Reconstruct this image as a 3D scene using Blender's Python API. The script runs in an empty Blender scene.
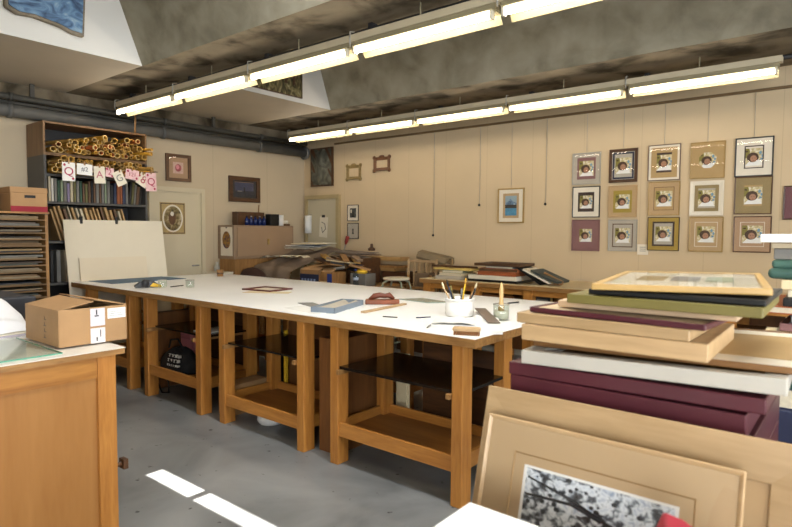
import bpy, bmesh, math, random
from mathutils import Vector, Matrix, Euler
random.seed(7)
C = bpy.context.scene.collection
PI = math.pi
R = math.radians

# ------------------------------------------------------------------ materials
def lin(h):
    h = h.lstrip('#')
    v = [int(h[i:i+2], 16)/255 for i in (0, 2, 4)]
    return tuple((c/12.92 if c <= .04045 else ((c+.055)/1.055)**2.4) for c in v) + (1,)
MATS = {}
def nodes(name):
    m = bpy.data.materials.new(name); m.use_nodes = True
    nt = m.node_tree
    return m, nt, nt.nodes['Principled BSDF']
def sc(h, k):
    c = lin(h); return tuple(min(1, x*k) for x in c[:3]) + (1,)
def mat(key, col, rough=.6, var=.12, scale=6, bump=0, metal=0, spec=.4, stretch=(1, 1, 1)):
    """plain surface with a little procedural tone variation"""
    if key in MATS: return MATS[key]
    m, nt, b = nodes(key)
    tc = nt.nodes.new('ShaderNodeTexCoord'); mp = nt.nodes.new('ShaderNodeMapping')
    mp.inputs['Scale'].default_value = stretch
    nz = nt.nodes.new('ShaderNodeTexNoise'); nz.inputs['Scale'].default_value = scale; nz.inputs['Detail'].default_value = 5
    cr = nt.nodes.new('ShaderNodeValToRGB')
    cr.color_ramp.elements[0].position = .3; cr.color_ramp.elements[1].position = .7
    cr.color_ramp.elements[0].color = sc(col, 1-var); cr.color_ramp.elements[1].color = sc(col, 1+var)
    L = nt.links.new
    L(tc.outputs['Object'], mp.inputs['Vector']); L(mp.outputs[0], nz.inputs['Vector'])
    L(nz.outputs['Fac'], cr.inputs[0]); L(cr.outputs[0], b.inputs['Base Color'])
    b.inputs['Roughness'].default_value = rough; b.inputs['Metallic'].default_value = metal
    b.inputs['Specular IOR Level'].default_value = spec
    if bump:
        bp = nt.nodes.new('ShaderNodeBump'); bp.inputs['Strength'].default_value = bump; bp.inputs['Distance'].default_value = .01
        L(nz.outputs['Fac'], bp.inputs['Height']); L(bp.outputs[0], b.inputs['Normal'])
    MATS[key] = m
    return m
def wood(key, c1, c2, axis='Z', scale=3.0, rough=.45, coat=0.0):
    m, nt, b = nodes(key); L = nt.links.new
    tc = nt.nodes.new('ShaderNodeTexCoord'); mp = nt.nodes.new('ShaderNodeMapping')
    s = {'X': (.12, 1, 1), 'Y': (1, .12, 1), 'Z': (1, 1, .12)}[axis]
    mp.inputs['Scale'].default_value = tuple(x*scale*4 for x in s)
    nz = nt.nodes.new('ShaderNodeTexNoise'); nz.inputs['Scale'].default_value = 1.6; nz.inputs['Detail'].default_value = 7; nz.inputs['Distortion'].default_value = .8
    n2 = nt.nodes.new('ShaderNodeTexNoise'); n2.inputs['Scale'].default_value = 9; n2.inputs['Detail'].default_value = 3
    mx = nt.nodes.new('ShaderNodeMath'); mx.operation = 'MULTIPLY_ADD'; mx.inputs[1].default_value = .35
    cr = nt.nodes.new('ShaderNodeValToRGB')
    cr.color_ramp.elements[0].position = .42; cr.color_ramp.elements[1].position = .92
    cr.color_ramp.elements[0].color = lin(c2); cr.color_ramp.elements[1].color = lin(c1)
    L(tc.outputs['Object'], mp.inputs['Vector']); L(mp.outputs[0], nz.inputs['Vector']); L(mp.outputs[0], n2.inputs['Vector'])
    L(n2.outputs['Fac'], mx.inputs[0]); L(nz.outputs['Fac'], mx.inputs[2]); L(mx.outputs[0], cr.inputs[0])
    L(cr.outputs[0], b.inputs['Base Color'])
    b.inputs['Roughness'].default_value = rough; b.inputs['Coat Weight'].default_value = coat
    MATS[key] = m
    return m
def glow(key, col, strength):
    m, nt, b = nodes(key)
    b.inputs['Base Color'].default_value = lin(col); b.inputs['Emission Color'].default_value = lin(col)
    b.inputs['Emission Strength'].default_value = strength
    MATS[key] = m
    return m
def clear(key, tint='FFFFFF', glossy=.08, rough=.03):
    m = bpy.data.materials.new(key); m.use_nodes = True; nt = m.node_tree; nt.nodes.clear(); L = nt.links.new
    o = nt.nodes.new('ShaderNodeOutputMaterial'); t = nt.nodes.new('ShaderNodeBsdfTransparent'); g = nt.nodes.new('ShaderNodeBsdfGlossy')
    t.inputs[0].default_value = lin(tint); g.inputs['Roughness'].default_value = rough
    lw = nt.nodes.new('ShaderNodeLayerWeight'); lw.inputs[0].default_value = .5
    f = nt.nodes.new('ShaderNodeMath'); f.operation = 'POWER'; f.inputs[1].default_value = 5; L(lw.outputs['Facing'], f.inputs[0])
    a = nt.nodes.new('ShaderNodeMath'); a.operation = 'MULTIPLY_ADD'; a.inputs[1].default_value = .5; a.inputs[2].default_value = glossy*.5; a.use_clamp = True
    mx = nt.nodes.new('ShaderNodeMixShader')
    L(f.outputs[0], a.inputs[0]); L(a.outputs[0], mx.inputs[0]); L(t.outputs[0], mx.inputs[1]); L(g.outputs[0], mx.inputs[2]); L(mx.outputs[0], o.inputs[0])
    MATS[key] = m
    return m
def blotch(key, stops, scale=3, detail=6, rough=.6, stretch=(1, 1, 1), dist=1.0, bump=0, spec=.4):
    """several colours run through a noise: concrete, painted pictures, stained floor"""
    m, nt, b = nodes(key); L = nt.links.new
    tc = nt.nodes.new('ShaderNodeTexCoord'); mp = nt.nodes.new('ShaderNodeMapping'); mp.inputs['Scale'].default_value = stretch
    nz = nt.nodes.new('ShaderNodeTexNoise'); nz.inputs['Scale'].default_value = scale; nz.inputs['Detail'].default_value = detail; nz.inputs['Distortion'].default_value = dist
    cr = nt.nodes.new('ShaderNodeValToRGB'); el = cr.color_ramp.elements
    el[0].position, el[0].color = stops[0][0], lin(stops[0][1]); el[1].position, el[1].color = stops[-1][0], lin(stops[-1][1])
    for p, c in stops[1:-1]:
        e = el.new(p); e.color = lin(c)
    L(tc.outputs['Object'], mp.inputs['Vector']); L(mp.outputs[0], nz.inputs['Vector']); L(nz.outputs['Fac'], cr.inputs[0]); L(cr.outputs[0], b.inputs['Base Color'])
    b.inputs['Roughness'].default_value = rough; b.inputs['Specular IOR Level'].default_value = spec
    if bump:
        bp = nt.nodes.new('ShaderNodeBump'); bp.inputs['Strength'].default_value = bump; bp.inputs['Distance'].default_value = .02
        L(nz.outputs['Fac'], bp.inputs['Height']); L(bp.outputs[0], b.inputs['Normal'])
    MATS[key] = m
    return m

# ------------------------------------------------------------------ mesh builder
class MB:
    def __init__(s): s.v = []; s.f = []; s.mi = []; s.ms = []; s.cur = 0; s.sm = []; s.smooth = False
    def use(s, m):
        if m not in s.ms: s.ms.append(m)
        s.cur = s.ms.index(m); return s
    def add(s, vs, fs, smooth=None):
        o = len(s.v); s.v += [tuple(v) for v in vs]
        for f in fs:
            s.f.append([o+i for i in f]); s.mi.append(s.cur); s.sm.append(s.smooth if smooth is None else smooth)
        return s
    def box(s, x0, x1, y0, y1, z0, z1, rot=None, org=None):
        vs = [(x, y, z) for x in (x0, x1) for y in (y0, y1) for z in (z0, z1)]
        if rot is not None:
            o = Vector(org or ((x0+x1)/2, (y0+y1)/2, (z0+z1)/2)); M = Euler(rot).to_matrix()
            vs = [tuple(o + M @ (Vector(v)-o)) for v in vs]
        return s.add(vs, [(0, 1, 3, 2), (4, 6, 7, 5), (0, 4, 5, 1), (2, 3, 7, 6), (0, 2, 6, 4), (1, 5, 7, 3)], False)
    def prism(s, poly, a, b, axis='X'):
        """polygon extruded along an axis; poly in the other two axes, in order"""
        def P(p, t): return {'X': (t, p[0], p[1]), 'Y': (p[0], t, p[1]), 'Z': (p[0], p[1], t)}[axis]
        n = len(poly)
        vs = [P(p, a) for p in poly] + [P(p, b) for p in poly]
        fs = [tuple(range(n-1, -1, -1)), tuple(range(n, 2*n))] + [(i, (i+1) % n, n+(i+1) % n, n+i) for i in range(n)]
        return s.add(vs, fs, False)
    def tube(s, pts, r, n=10, cap=True):
        pts = [Vector(p) for p in pts]; rs = r if isinstance(r, (list, tuple)) else [r]*len(pts)
        vs = []; up = None
        for i, p in enumerate(pts):
            d = (pts[min(i+1, len(pts)-1)]-pts[max(i-1, 0)]).normalized()
            if up is None: up = d.orthogonal().normalized()
            up = (up - d*up.dot(d)).normalized(); q = d.cross(up)
            vs += [tuple(p + (up*math.cos(t)+q*math.sin(t))*rs[i]) for t in [2*PI*k/n for k in range(n)]]
        fs = []
        for i in range(len(pts)-1):
            fs += [(i*n+k, i*n+(k+1) % n, (i+1)*n+(k+1) % n, (i+1)*n+k) for k in range(n)]
        s.add(vs, fs, True)
        if cap:
            o = len(s.v)-len(vs)
            s.f += [[o+k for k in range(n-1, -1, -1)], [o+(len(pts)-1)*n+k for k in range(n)]]; s.mi += [s.cur]*2; s.sm += [False]*2
        return s
    def lathe(s, prof, c=(0, 0, 0), n=20, axis='Z', smooth=True):
        vs = []
        for r, h in prof:
            for k in range(n):
                t = 2*PI*k/n; a, b = r*math.cos(t), r*math.sin(t)
                p = {'Z': (a, b, h), 'X': (h, a, b), 'Y': (b, h, a)}[axis]
                vs.append((p[0]+c[0], p[1]+c[1], p[2]+c[2]))
        fs = []
        for i in range(len(prof)-1):
            fs += [(i*n+k, i*n+(k+1) % n, (i+1)*n+(k+1) % n, (i+1)*n+k) for k in range(n)]
        return s.add(vs, fs, smooth)
    def ring(s, w, h, w2, h2, y0, y1, off=(0, 0), y2=None):
        """mitred rectangular ring in the xz plane: y0 front, y1 back, centred; y2 = front height of the inner lip"""
        y2 = y0 if y2 is None else y2
        def lp(W, H, y, o=(0, 0)): return [(o[0]-W/2, y, o[1]-H/2), (o[0]+W/2, y, o[1]-H/2), (o[0]+W/2, y, o[1]+H/2), (o[0]-W/2, y, o[1]+H/2)]
        vs = lp(w, h, y1)+lp(w, h, y0)+lp(w2, h2, y2, off)+lp(w2, h2, y1, off)
        fs = []
        for a in range(4):
            b = (a+1) % 4
            fs += [(a*4+k, a*4+(k+1) % 4, b*4+(k+1) % 4, b*4+k) for k in range(4)]
        return s.add(vs, fs, False)
    def disc(s, x, z, rx, rz, y, n=20):
        return s.add([(x+rx*math.cos(2*PI*k/n), y, z+rz*math.sin(2*PI*k/n)) for k in range(n)], [tuple(range(n))], False)
    def rect(s, x0, x1, z0, z1, y):
        return s.add([(x0, y, z0), (x1, y, z0), (x1, y, z1), (x0, y, z1)], [(0, 1, 2, 3)], False)
    def ball(s, c, r, n=14, m=8, sq=(1, 1, 1)):
        vs = []
        for i in range(m+1):
            t = PI*i/m
            for k in range(n):
                p = 2*PI*k/n
                vs.append((c[0]+r*sq[0]*math.sin(t)*math.cos(p), c[1]+r*sq[1]*math.sin(t)*math.sin(p), c[2]+r*sq[2]*math.cos(t)))
        fs = [(i*n+k, (i+1)*n+k, (i+1)*n+(k+1) % n, i*n+(k+1) % n) for i in range(m) for k in range(n)]
        return s.add(vs, fs, True)
    def build(s, name, m=None, parent=None, loc=(0, 0, 0), rot=(0, 0, 0), bevel=0, scale=None, seg=2):
        me = bpy.data.meshes.new(name)
        ms = s.ms if s.ms else [m]
        me.from_pydata(s.v, [], s.f)
        for x in ms: me.materials.append(x)
        me.polygons.foreach_set('material_index', s.mi); me.polygons.foreach_set('use_smooth', s.sm)
        bm = bmesh.new(); bm.from_mesh(me); bmesh.ops.recalc_face_normals(bm, faces=bm.faces); bm.to_mesh(me); bm.free()
        me.update()
        o = bpy.data.objects.new(name, me); C.objects.link(o)
        o.location = loc; o.rotation_euler = rot
        if scale: o.scale = scale
        if parent: o.parent = parent
        if bevel:
            b = o.modifiers.new('edge', 'BEVEL'); b.width = bevel; b.segments = seg; b.limit_method = 'ANGLE'; b.angle_limit = R(40)
        return o
def BX(*a, **k): return MB().box(*a, **k)

def tag(o, label, cat, group=None, kind=None):
    o['label'] = label; o['category'] = cat
    if group: o['group'] = group
    if kind: o['kind'] = kind
    return o
def thing(name, label, cat, loc=(0, 0, 0), rot=(0, 0, 0), group=None):
    o = bpy.data.objects.new(name, None); C.objects.link(o); o.empty_display_size = .05
    o.location = loc; o.rotation_euler = rot
    return tag(o, label, cat, group)
def struct(name, mb, m, bevel=0, **k):
    o = mb.build(name, m, bevel=bevel, **k); o['kind'] = 'structure'; return o
def copy_tree(o, parent=None):
    c = o.copy(); C.objects.link(c)
    if parent: c.parent = parent
    for ch in [x for x in bpy.data.objects if x.parent == o]: copy_tree(ch, c)
    return c
def text(body, size, m, parent, loc, rot=(R(90), 0, 0), name='lettering', ext=.0006):
    cu = bpy.data.curves.new(name, 'FONT'); cu.body = body; cu.size = size; cu.extrude = ext; cu.align_x = 'CENTER'; cu.align_y = 'CENTER'; cu.resolution_u = 3
    t = bpy.data.objects.new('tmp', cu); C.objects.link(t)
    me = bpy.data.meshes.new_from_object(t.evaluated_get(bpy.context.evaluated_depsgraph_get()))
    bpy.data.objects.remove(t)
    me.materials.clear(); me.materials.append(m)
    o = bpy.data.objects.new(name, me); C.objects.link(o); o.location = loc; o.rotation_euler = rot; o.parent = parent
    return o
ORD = 'first second third fourth fifth sixth seventh eighth ninth tenth eleventh twelfth thirteenth fourteenth fifteenth sixteenth seventeenth eighteenth nineteenth twentieth'.split()
def nth(i):
    if i < 20: return ORD[i]
    t, u = divmod(i+1, 10)
    tens = {2: 'twenty', 3: 'thirty', 4: 'forty'}[t]
    return {2: 'twentieth', 3: 'thirtieth', 4: 'fortieth'}[t] if u == 0 else tens + '-' + ORD[u-1]

# ------------------------------------------------------------------ palette
W_LEG = wood('orange_wood_upright', 'C48840', '9C6226', 'Z', 2.5)
W_RAILX = wood('orange_wood_long', 'C48840', '9C6226', 'X', 2.5)
W_RAILY = wood('orange_wood_cross', 'B27B38', '8A5620', 'Y', 2.5)
W_SHELF = wood('brown_shelf_board', '9C6832', '7C4E22', 'X', 2, .5)
W_PANEL = wood('side_panel_ply', 'A8763E', '96642E', 'Z', 1.2, .5)
W_EDGE = wood('ply_edge', 'A87C46', '7A5428', 'X', 5, .55)
W_EDGEY = wood('ply_edge_cross', 'A87C46', '7A5428', 'Y', 5, .55)
W_PALE = wood('pale_frame_wood', 'C2A278', 'A68860', 'X', 3, .4)
W_PALEZ = wood('pale_frame_wood_upright', 'DDBB84', 'C7A064', 'Z', 3, .4)
W_BEIGE = wood('beige_frame_wood', 'B0936C', '967A54', 'X', 3, .4)
W_DARK = wood('dark_brown_wood', '5A3A20', '3A2414', 'X', 4, .4)
W_TAN = wood('tan_wood', 'A47A48', '7E582E', 'Z', 3, .5)
LAMIN = mat('white_laminate', 'F6F5F1', .3, .04, 2.5, spec=.5)
WHITE = mat('white_paper', 'E6E4DE', .6, .04)
OFFW = mat('off_white', 'D8D0BC', .6, .05)
CREAM = mat('cream_board', 'D9C8A0', .6, .05)
BLACK = mat('black_satin', '141414', .35, .2)
BLACKB = mat('black_gloss_board', '17120F', .18, .2)
DGREY = mat('charcoal', '2B2B2C', .5, .15)
GREY = mat('mid_grey', '77756F', .55, .1)
SILVER = mat('silver_grey', 'A09C90', .4, .08)
STEEL = mat('steel', '9A9894', .3, .1, metal=.8)
MAROON = mat('maroon', '4A1E26', .4, .12)
MAUVE = mat('mauve', '805A58', .6, .06)
RED = mat('red', '8C1226', .6, .1)
CARD = mat('corrugated_card', 'A27E56', .7, .08, 8)
CARDD = mat('corrugated_card_inner', '98734A', .7, .08, 8)
KHAKI = mat('khaki', '8E7A50', .6, .06)
TANM = mat('tan_mount', 'AC8E5E', .65, .05)
MUST = mat('mustard', 'A08436', .6, .06)
OLIVE = mat('olive', '6C6230', .45, .1)
NAVY = mat('navy', '20263F', .5, .12)
BLUE = mat('slate_blue', '3E5C77', .6, .08)
TEAL = mat('teal', '3C5C52', .6, .12)
GREEN = mat('dark_green', '1F4034', .5, .12)
PINK = mat('pink', 'D4868E', .6, .1)
RUST = mat('rust', '9A532C', .6, .1)
YELLOW = mat('yellow', 'D8AE2C', .5, .1)
GOLD = mat('gold_roll', 'B4862E', .4, .2, 20)
GOLD2 = mat('tan_roll', 'A5803F', .5, .2, 20)
GOLD3 = mat('brown_roll', '7A5A2C', .5, .2, 20)
GOLD4 = mat('orange_roll', 'A85A2C', .5, .2, 20)
DUSK = mat('brown_cloth', '7C6A58', .8, .15, 5, .3)
GLASS = clear('clear_glass', 'FFFFFF', .05)
GLASSG = clear('greenish_glass', 'FAFDFB', .12)
GEDGE = mat('glass_edge_green', '5E9C84', .15, .1)
DAY = lin('FFFFFF')

# ------------------------------------------------------------------ room shell
XL, XR, YB, YF, ZB, ZC = -7.1, 3.6, 6.4, -3.6, 3.03, 3.95
floor_m = blotch('painted_concrete_floor', [(.28, '626363'), (.45, '7A7B7A'), (.55, '848584'), (.75, '929290')], 1.6, 9, .38, dist=.6, bump=.03)
nt = floor_m.node_tree; b = nt.nodes['Principled BSDF']
vz = nt.nodes.new('ShaderNodeTexNoise'); vz.inputs['Scale'].default_value = 14; vz.inputs['Detail'].default_value = 3
rp = nt.nodes.new('ShaderNodeValToRGB'); rp.color_ramp.elements[0].position = .68; rp.color_ramp.elements[1].position = .74
rp.color_ramp.elements[0].color = (0, 0, 0, 1)
mixn = nt.nodes.new('ShaderNodeMix'); mixn.data_type = 'RGBA'; mixn.inputs[7].default_value = lin('2E2C2A')
old = b.inputs['Base Color'].links[0].from_socket
tcn = [n for n in nt.nodes if n.type == 'TEX_COORD'][0]
nt.links.new(tcn.outputs['Object'], vz.inputs['Vector']); nt.links.new(vz.outputs['Fac'], rp.inputs[0]); nt.links.new(rp.outputs[0], mixn.inputs[0])
nt.links.new(old, mixn.inputs[6]); nt.links.new(mixn.outputs[2], b.inputs['Base Color'])
struct('floor', BX(XL-.2, XR+.2, YF-.2, YB+.2, -.15, 0), floor_m)

# gallery wall paint with faint vertical panel joints every 0.62 m
def panel_paint(key, col, pitch, axis):
    m = mat(key, col, .75, .04, 1.5); nt = m.node_tree; b = nt.nodes['Principled BSDF']; L = nt.links.new
    tc = [n for n in nt.nodes if n.type == 'TEX_COORD'][0]
    sp = nt.nodes.new('ShaderNodeSeparateXYZ'); L(tc.outputs['Object'], sp.inputs[0])
    d = nt.nodes.new('ShaderNodeMath'); d.operation = 'DIVIDE'; d.inputs[1].default_value = pitch; L(sp.outputs[axis], d.inputs[0])
    f = nt.nodes.new('ShaderNodeMath'); f.operation = 'FRACT'; L(d.outputs[0], f.inputs[0])
    lt = nt.nodes.new('ShaderNodeMath'); lt.operation = 'LESS_THAN'; lt.inputs[1].default_value = .012; L(f.outputs[0], lt.inputs[0])
    mx = nt.nodes.new('ShaderNodeMix'); mx.data_type = 'RGBA'
    k = nt.nodes.new('ShaderNodeMath'); k.operation = 'MULTIPLY'; k.inputs[1].default_value = .2; L(lt.outputs[0], k.inputs[0]); L(k.outputs[0], mx.inputs[0])
    old = b.inputs['Base Color'].links[0].from_socket; L(old, mx.inputs[6]); mx.inputs[7].default_value = sc(col, .4); L(mx.outputs[2], b.inputs['Base Color'])
    return m
GAL = panel_paint('tan_gallery_paint', 'C3AE8D', .62, 0)
LEFTP = panel_paint('cream_wall_paint', 'BFAE92', .94, 1)
PLAIN = mat('pale_wall_paint', 'CFC8BA', .75, .04, 1.5)
struct('wall_back', BX(XL-.2, XR+.2, YB, YB+.2, 0, ZC), GAL)
struct('wall_left', BX(XL-.2, XL, YF, YB, 0, ZC), LEFTP)
fw = MB()   # front wall (behind the camera) with one wide window opening at its right
for x0, x1 in ((XL, .7), (3.3, XR)): fw.box(x0, x1, YF-.2, YF, 0, ZC)
fw.box(.7, 3.3, YF-.2, YF, 0, .9); fw.box(.7, 3.3, YF-.2, YF, 2.75, ZC)
struct('wall_front', fw, PLAIN)
rw = MB()   # right wall with a long window
for y0, y1 in ((YF, -2.8), (3.6, YB)): rw.box(XR, XR+.2, y0, y1, 0, ZC)
rw.box(XR, XR+.2, -2.8, 3.6, 0, .9); rw.box(XR, XR+.2, -2.8, 3.6, 2.75, ZC)
struct('wall_right', rw, PLAIN)
def window(n, ln, place):
    """frame and panes of a window of the length ln, in a local frame, then placed"""
    k = round(ln/1.3); m = MB()
    for q in range(k+1):
        x = min(max(q*ln/k, .03), ln-.03); m.box(x-.03, x+.03, -.04, .04, .9, 2.75)
    for z in (.93, 2.72): m.box(0, ln, -.04, .04, z-.03, z+.03)
    o = struct('window_%d' % n, m, OFFW); o.location = place[0]; o.rotation_euler = (0, 0, place[1])
    for q in range(k): BX(q*ln/k+.03, (q+1)*ln/k-.03, -.004, .004, .96, 2.69).build('pane', GLASS, o)
window(1, 2.6, ((.7, YF-.1, 0), 0)); window(2, 6.4, ((XR+.1, -2.8, 0), R(90)))

CONC = blotch('board_marked_concrete', [(.3, '7C7564'), (.44, '908976'), (.52, '9A9380'), (.62, 'A29B88'), (.75, 'ACA592')], 3.2, 15, .85, (1, 1.1, 1.1), .3, .25, .15)
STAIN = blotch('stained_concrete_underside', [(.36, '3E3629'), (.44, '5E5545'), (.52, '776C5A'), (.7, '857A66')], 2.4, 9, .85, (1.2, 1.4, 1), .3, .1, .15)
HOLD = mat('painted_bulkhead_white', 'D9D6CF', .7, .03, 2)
SOFF_SHADE = mat('bulkhead_soffit_shaded', 'B8AC98', .75, .05, 2)  # white bulkhead's underside: its shade is put into this tan
# ceiling slab with an added, unseen slot shaped to cast the floor's sun patch
SLY0, SLY1 = 1.735, 1.842
KX0, KX1 = -2.9, .9
SLX0, SLXM, SLX1 = -1.93, -1.43, -.6
cm = MB()
cm.box(XL, XR, YF, SLY0, ZC, ZC+.06); cm.box(XL, XR, 2.37, YB, ZC, ZC+.06); cm.box(XL, KX0, SLY1, 2.37, ZC, ZC+.06); cm.box(KX1, XR, SLY1, 2.37, ZC, ZC+.06)
cm.box(XL, SLX0, SLY0, SLY1, ZC, ZC+.06); cm.box(SLX1, XR, SLY0, SLY1, ZC, ZC+.06)
struct('ceiling', cm, CONC)
sk = MB().box(SLXM-.02, SLXM+.02, SLY0, SLY1, ZC, ZC+.05)
wo = struct('window_3', sk, DGREY)  # added bar that splits the sun patch in two
m = MB()
for k in range(5):
    x = KX0+(KX1-KX0)*k/4; m.box(x-.02, x+.02, SLY1+.005, 2.37, ZC, ZC+.05)
m.box(KX0, KX1, SLY1, SLY1+.03, ZC, ZC+.05); wo = struct('window_4', m, DGREY)
BX(KX0, KX1, SLY1+.03, 2.37, ZC+.052, ZC+.058).build('pane', mat('opal_pane', 'E8ECEE', .3, .02), wo)
def beam(y0, y1, t0, t1):
    m = MB(); m.use(CONC).prism([(y0, ZB), (y1, ZB), (t1, ZC), (t0, ZC)], XL, XR, 'X')
    m.mi[-6:] = m.mi[-6:]
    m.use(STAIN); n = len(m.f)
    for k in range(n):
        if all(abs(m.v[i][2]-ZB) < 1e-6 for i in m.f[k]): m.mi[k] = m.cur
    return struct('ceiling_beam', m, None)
BEAMS = [(-2.2, -1.4, -2.55, -1.05), (.28, 1.1, -.07, 1.45), (2.78, 3.6, 2.43, 3.95), (5.24, YB, 4.89, YB)]
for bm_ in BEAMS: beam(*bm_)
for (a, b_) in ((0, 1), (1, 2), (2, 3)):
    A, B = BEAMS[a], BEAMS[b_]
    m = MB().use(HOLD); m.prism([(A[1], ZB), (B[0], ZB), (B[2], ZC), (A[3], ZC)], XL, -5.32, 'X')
    m.use(SOFF_SHADE)
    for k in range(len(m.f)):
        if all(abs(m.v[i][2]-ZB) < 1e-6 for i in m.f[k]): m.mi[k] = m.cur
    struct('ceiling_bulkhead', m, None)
struct('ceiling_beam', BX(XL, XL+.06, YF, YB, 2.90, ZB), STAIN)  # not a beam: added strip that darkens the wall top above the pipes
# picture rail on the gallery wall and skirtings
struct('trim_1', BX(XL+.7, XR, YB-.02, YB, 2.825, 2.85), mat('rail_brown', '6E5738', .6, .1))
struct('baseboard_back', BX(XL+.9, XR, YB-.015, YB, 0, .1), OFFW)
struct('baseboard_left', BX(XL, XL+.015, YF, 3.72, 0, .1), OFFW)

# doors
DOORP = mat('cream_door_paint', 'C4B89C', .5, .03, 2)
DOORG = mat('grey_green_door_paint', 'B8AE94', .5, .04, 2)
d1 = struct('door_1', BX(XL, XL+.03, 3.80, 4.49, 0, 2.0), DOORP, .003)
m = MB(); m.box(XL, XL+.05, 3.745, 3.80, 0, 2.0); m.box(XL, XL+.05, 4.49, 4.545, 0, 2.0); m.box(XL, XL+.05, 3.745, 4.545, 2.0, 2.06)
m.build('door_frame', DOORP, d1)
m = MB(); m.tube([(XL+.03, 4.42, 1.02), (XL+.075, 4.42, 1.02), (XL+.075, 4.32, 1.02)], .009); m.build('door_handle', STEEL, d1)
d2 = struct('door_2', BX(-6.98, -6.33, YB-.03, YB, 0, 2.0), DOORG, .003)
m = MB()
for a in ((-7.03, -6.98), (-6.33, -6.27)): m.box(a[0], a[1], YB-.055, YB, 0, 2.0)
m.box(-7.03, -6.27, YB-.055, YB, 2.0, 2.06); m.build('door_frame', mat('door_frame_tan', 'A8966E', .5, .05), d2)
m = MB(); m.tube([(-6.40, YB-.03, 1.0), (-6.40, YB-.075, 1.0), (-6.50, YB-.075, 1.0)], .009); m.build('door_handle', STEEL, d2)

# pipes along the left wall, under the ceiling
PIPE = mat('grey_pipe_paint', '5F5E5A', .5, .15, 6)
PIPED = mat('dark_pipe_paint', '45443F', .55, .15, 6)
for (x, z, r, lab, mm) in ((-6.92, 2.865, .032, 'slim dark grey pipe, upper of the pipes high along the end wall', PIPED),
                           (-6.97, 2.73, .066, 'thick grey pipe, lower of the pipes high along the end wall', PIPE)):
    p = thing('pipe', lab, 'pipe', (x, 0, z))
    m = MB(); m.tube([(0, -3.5, 0), (0, 6.28, 0)], r, 16); m.build('pipe_run', mm, p)
    for y in (1.0, 2.2, 3.9, 5.4):
        m = MB(); m.lathe([(r+.001, -.02), (r+.012, -.02), (r+.012, .02), (r+.001, .02)], (0, y, 0), 16, 'Y'); m.build('collar', mm, p)
    if r > .06:
        m = MB(); m.lathe([(.0, 0), (r+.035, 0), (r+.035, .03), (0, .03)], (0, 6.28, 0), 18, 'Y'); m.build('flange', mm, p)
    else:
        for y in (2.4, 4.6):
            BX(-.015, .015, y-.02, y+.02, .03, .163).build('hanger_strap', mm, p)
tag(MB().tube([(-7.045, -3.5, 2.83), (-7.045, 6.38, 2.83)], .024, 10).build('pipe', PIPED), 'thin dark pipe tight against the end wall behind the two other pipes', 'pipe')

# ------------------------------------------------------------------ strip lights
TUBE = glow('lit_tube', 'FFF2DE', 27)
REFL = mat('cream_reflector', 'B6AA86', .5, .04)
FIX = mat('cream_enamel', 'BDB196', .5, .06)
FIX_SHADE = mat('cream_enamel_shaded', '8E8468', .5, .08)  # same cream enamel, with the shade under the trunking put into its colour
def strip(y, x0, x1, run, i):
    L = x1-x0
    t = thing('strip_light', '%s fluorescent strip light from the far end, %s' % (nth(i), run), 'strip light', (x0, y, 2.93), group='strip lights '+run)
    BX(0, L, -.04, .04, -.05, 0).build('trunking', FIX, t)
    BX(.02, L-.02, -.03, .03, -.088, -.05).build('gear_tray', FIX_SHADE, t)
    m = MB().prism([(-.055, -.088), (.06, -.088), (.088, -.143), (.084, -.147), (.056, -.096), (-.055, -.096)], .03, L-.03, 'X'); m.build('reflector', REFL, t)
    m = MB(); m.tube([(.045, -.032, -.122), (L-.045, -.032, -.122)], .017, 12); m.build('tube', TUBE, t)
    for xx in (.03, L-.045):
        BX(xx, xx+.015, -.05, -.014, -.145, -.097).build('lamp_holder', OFFW, t)
    m = MB(); m.tube([(.0, -.045, -.085), (.0, -.05, -.03), (.0, -.045, .02), (0, 0, .03)], .006, 6); m.build('hook', SILVER, t)
    m = MB(); m.tube([(L/2, 0, 0), (L/2, 0, .1)], .006, 6); m.build('hanger_rod', FIX_SHADE, t)
    return t
# the run under the second beam, the run under the beam by the gallery wall, and the run overhead
for i in range(7): strip(3.17, -6.60+i*1.21, -6.60+(i+1)*1.21-.005, 'above the big white table', i)
for i in range(6): strip(.7, -5.2+i*1.21, -5.2+(i+1)*1.21-.005, 'over the near end of the room', i)
xs = [-6.55, -5.36, -4.24, -3.02, -1.78, -.56]
for i in range(5): strip(5.63, xs[i], xs[i+1]-.005, 'beside the gallery wall', i)
for y, lab in ((3.27, 'dark conduit under the ceiling beam above the big white table'), (5.9, 'dark conduit under the ceiling beam beside the gallery wall')):
    m = MB(); m.tube([(-6.8, y, 2.985), (3.5, y, 2.985)], .022, 8)
    for k in range(8): m.box(-6.5+k*1.2, -6.46+k*1.2, y-.03, y+.03, 2.97, ZB-.003)
    tag(m.build('conduit', DGREY), lab, 'conduit')

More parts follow.
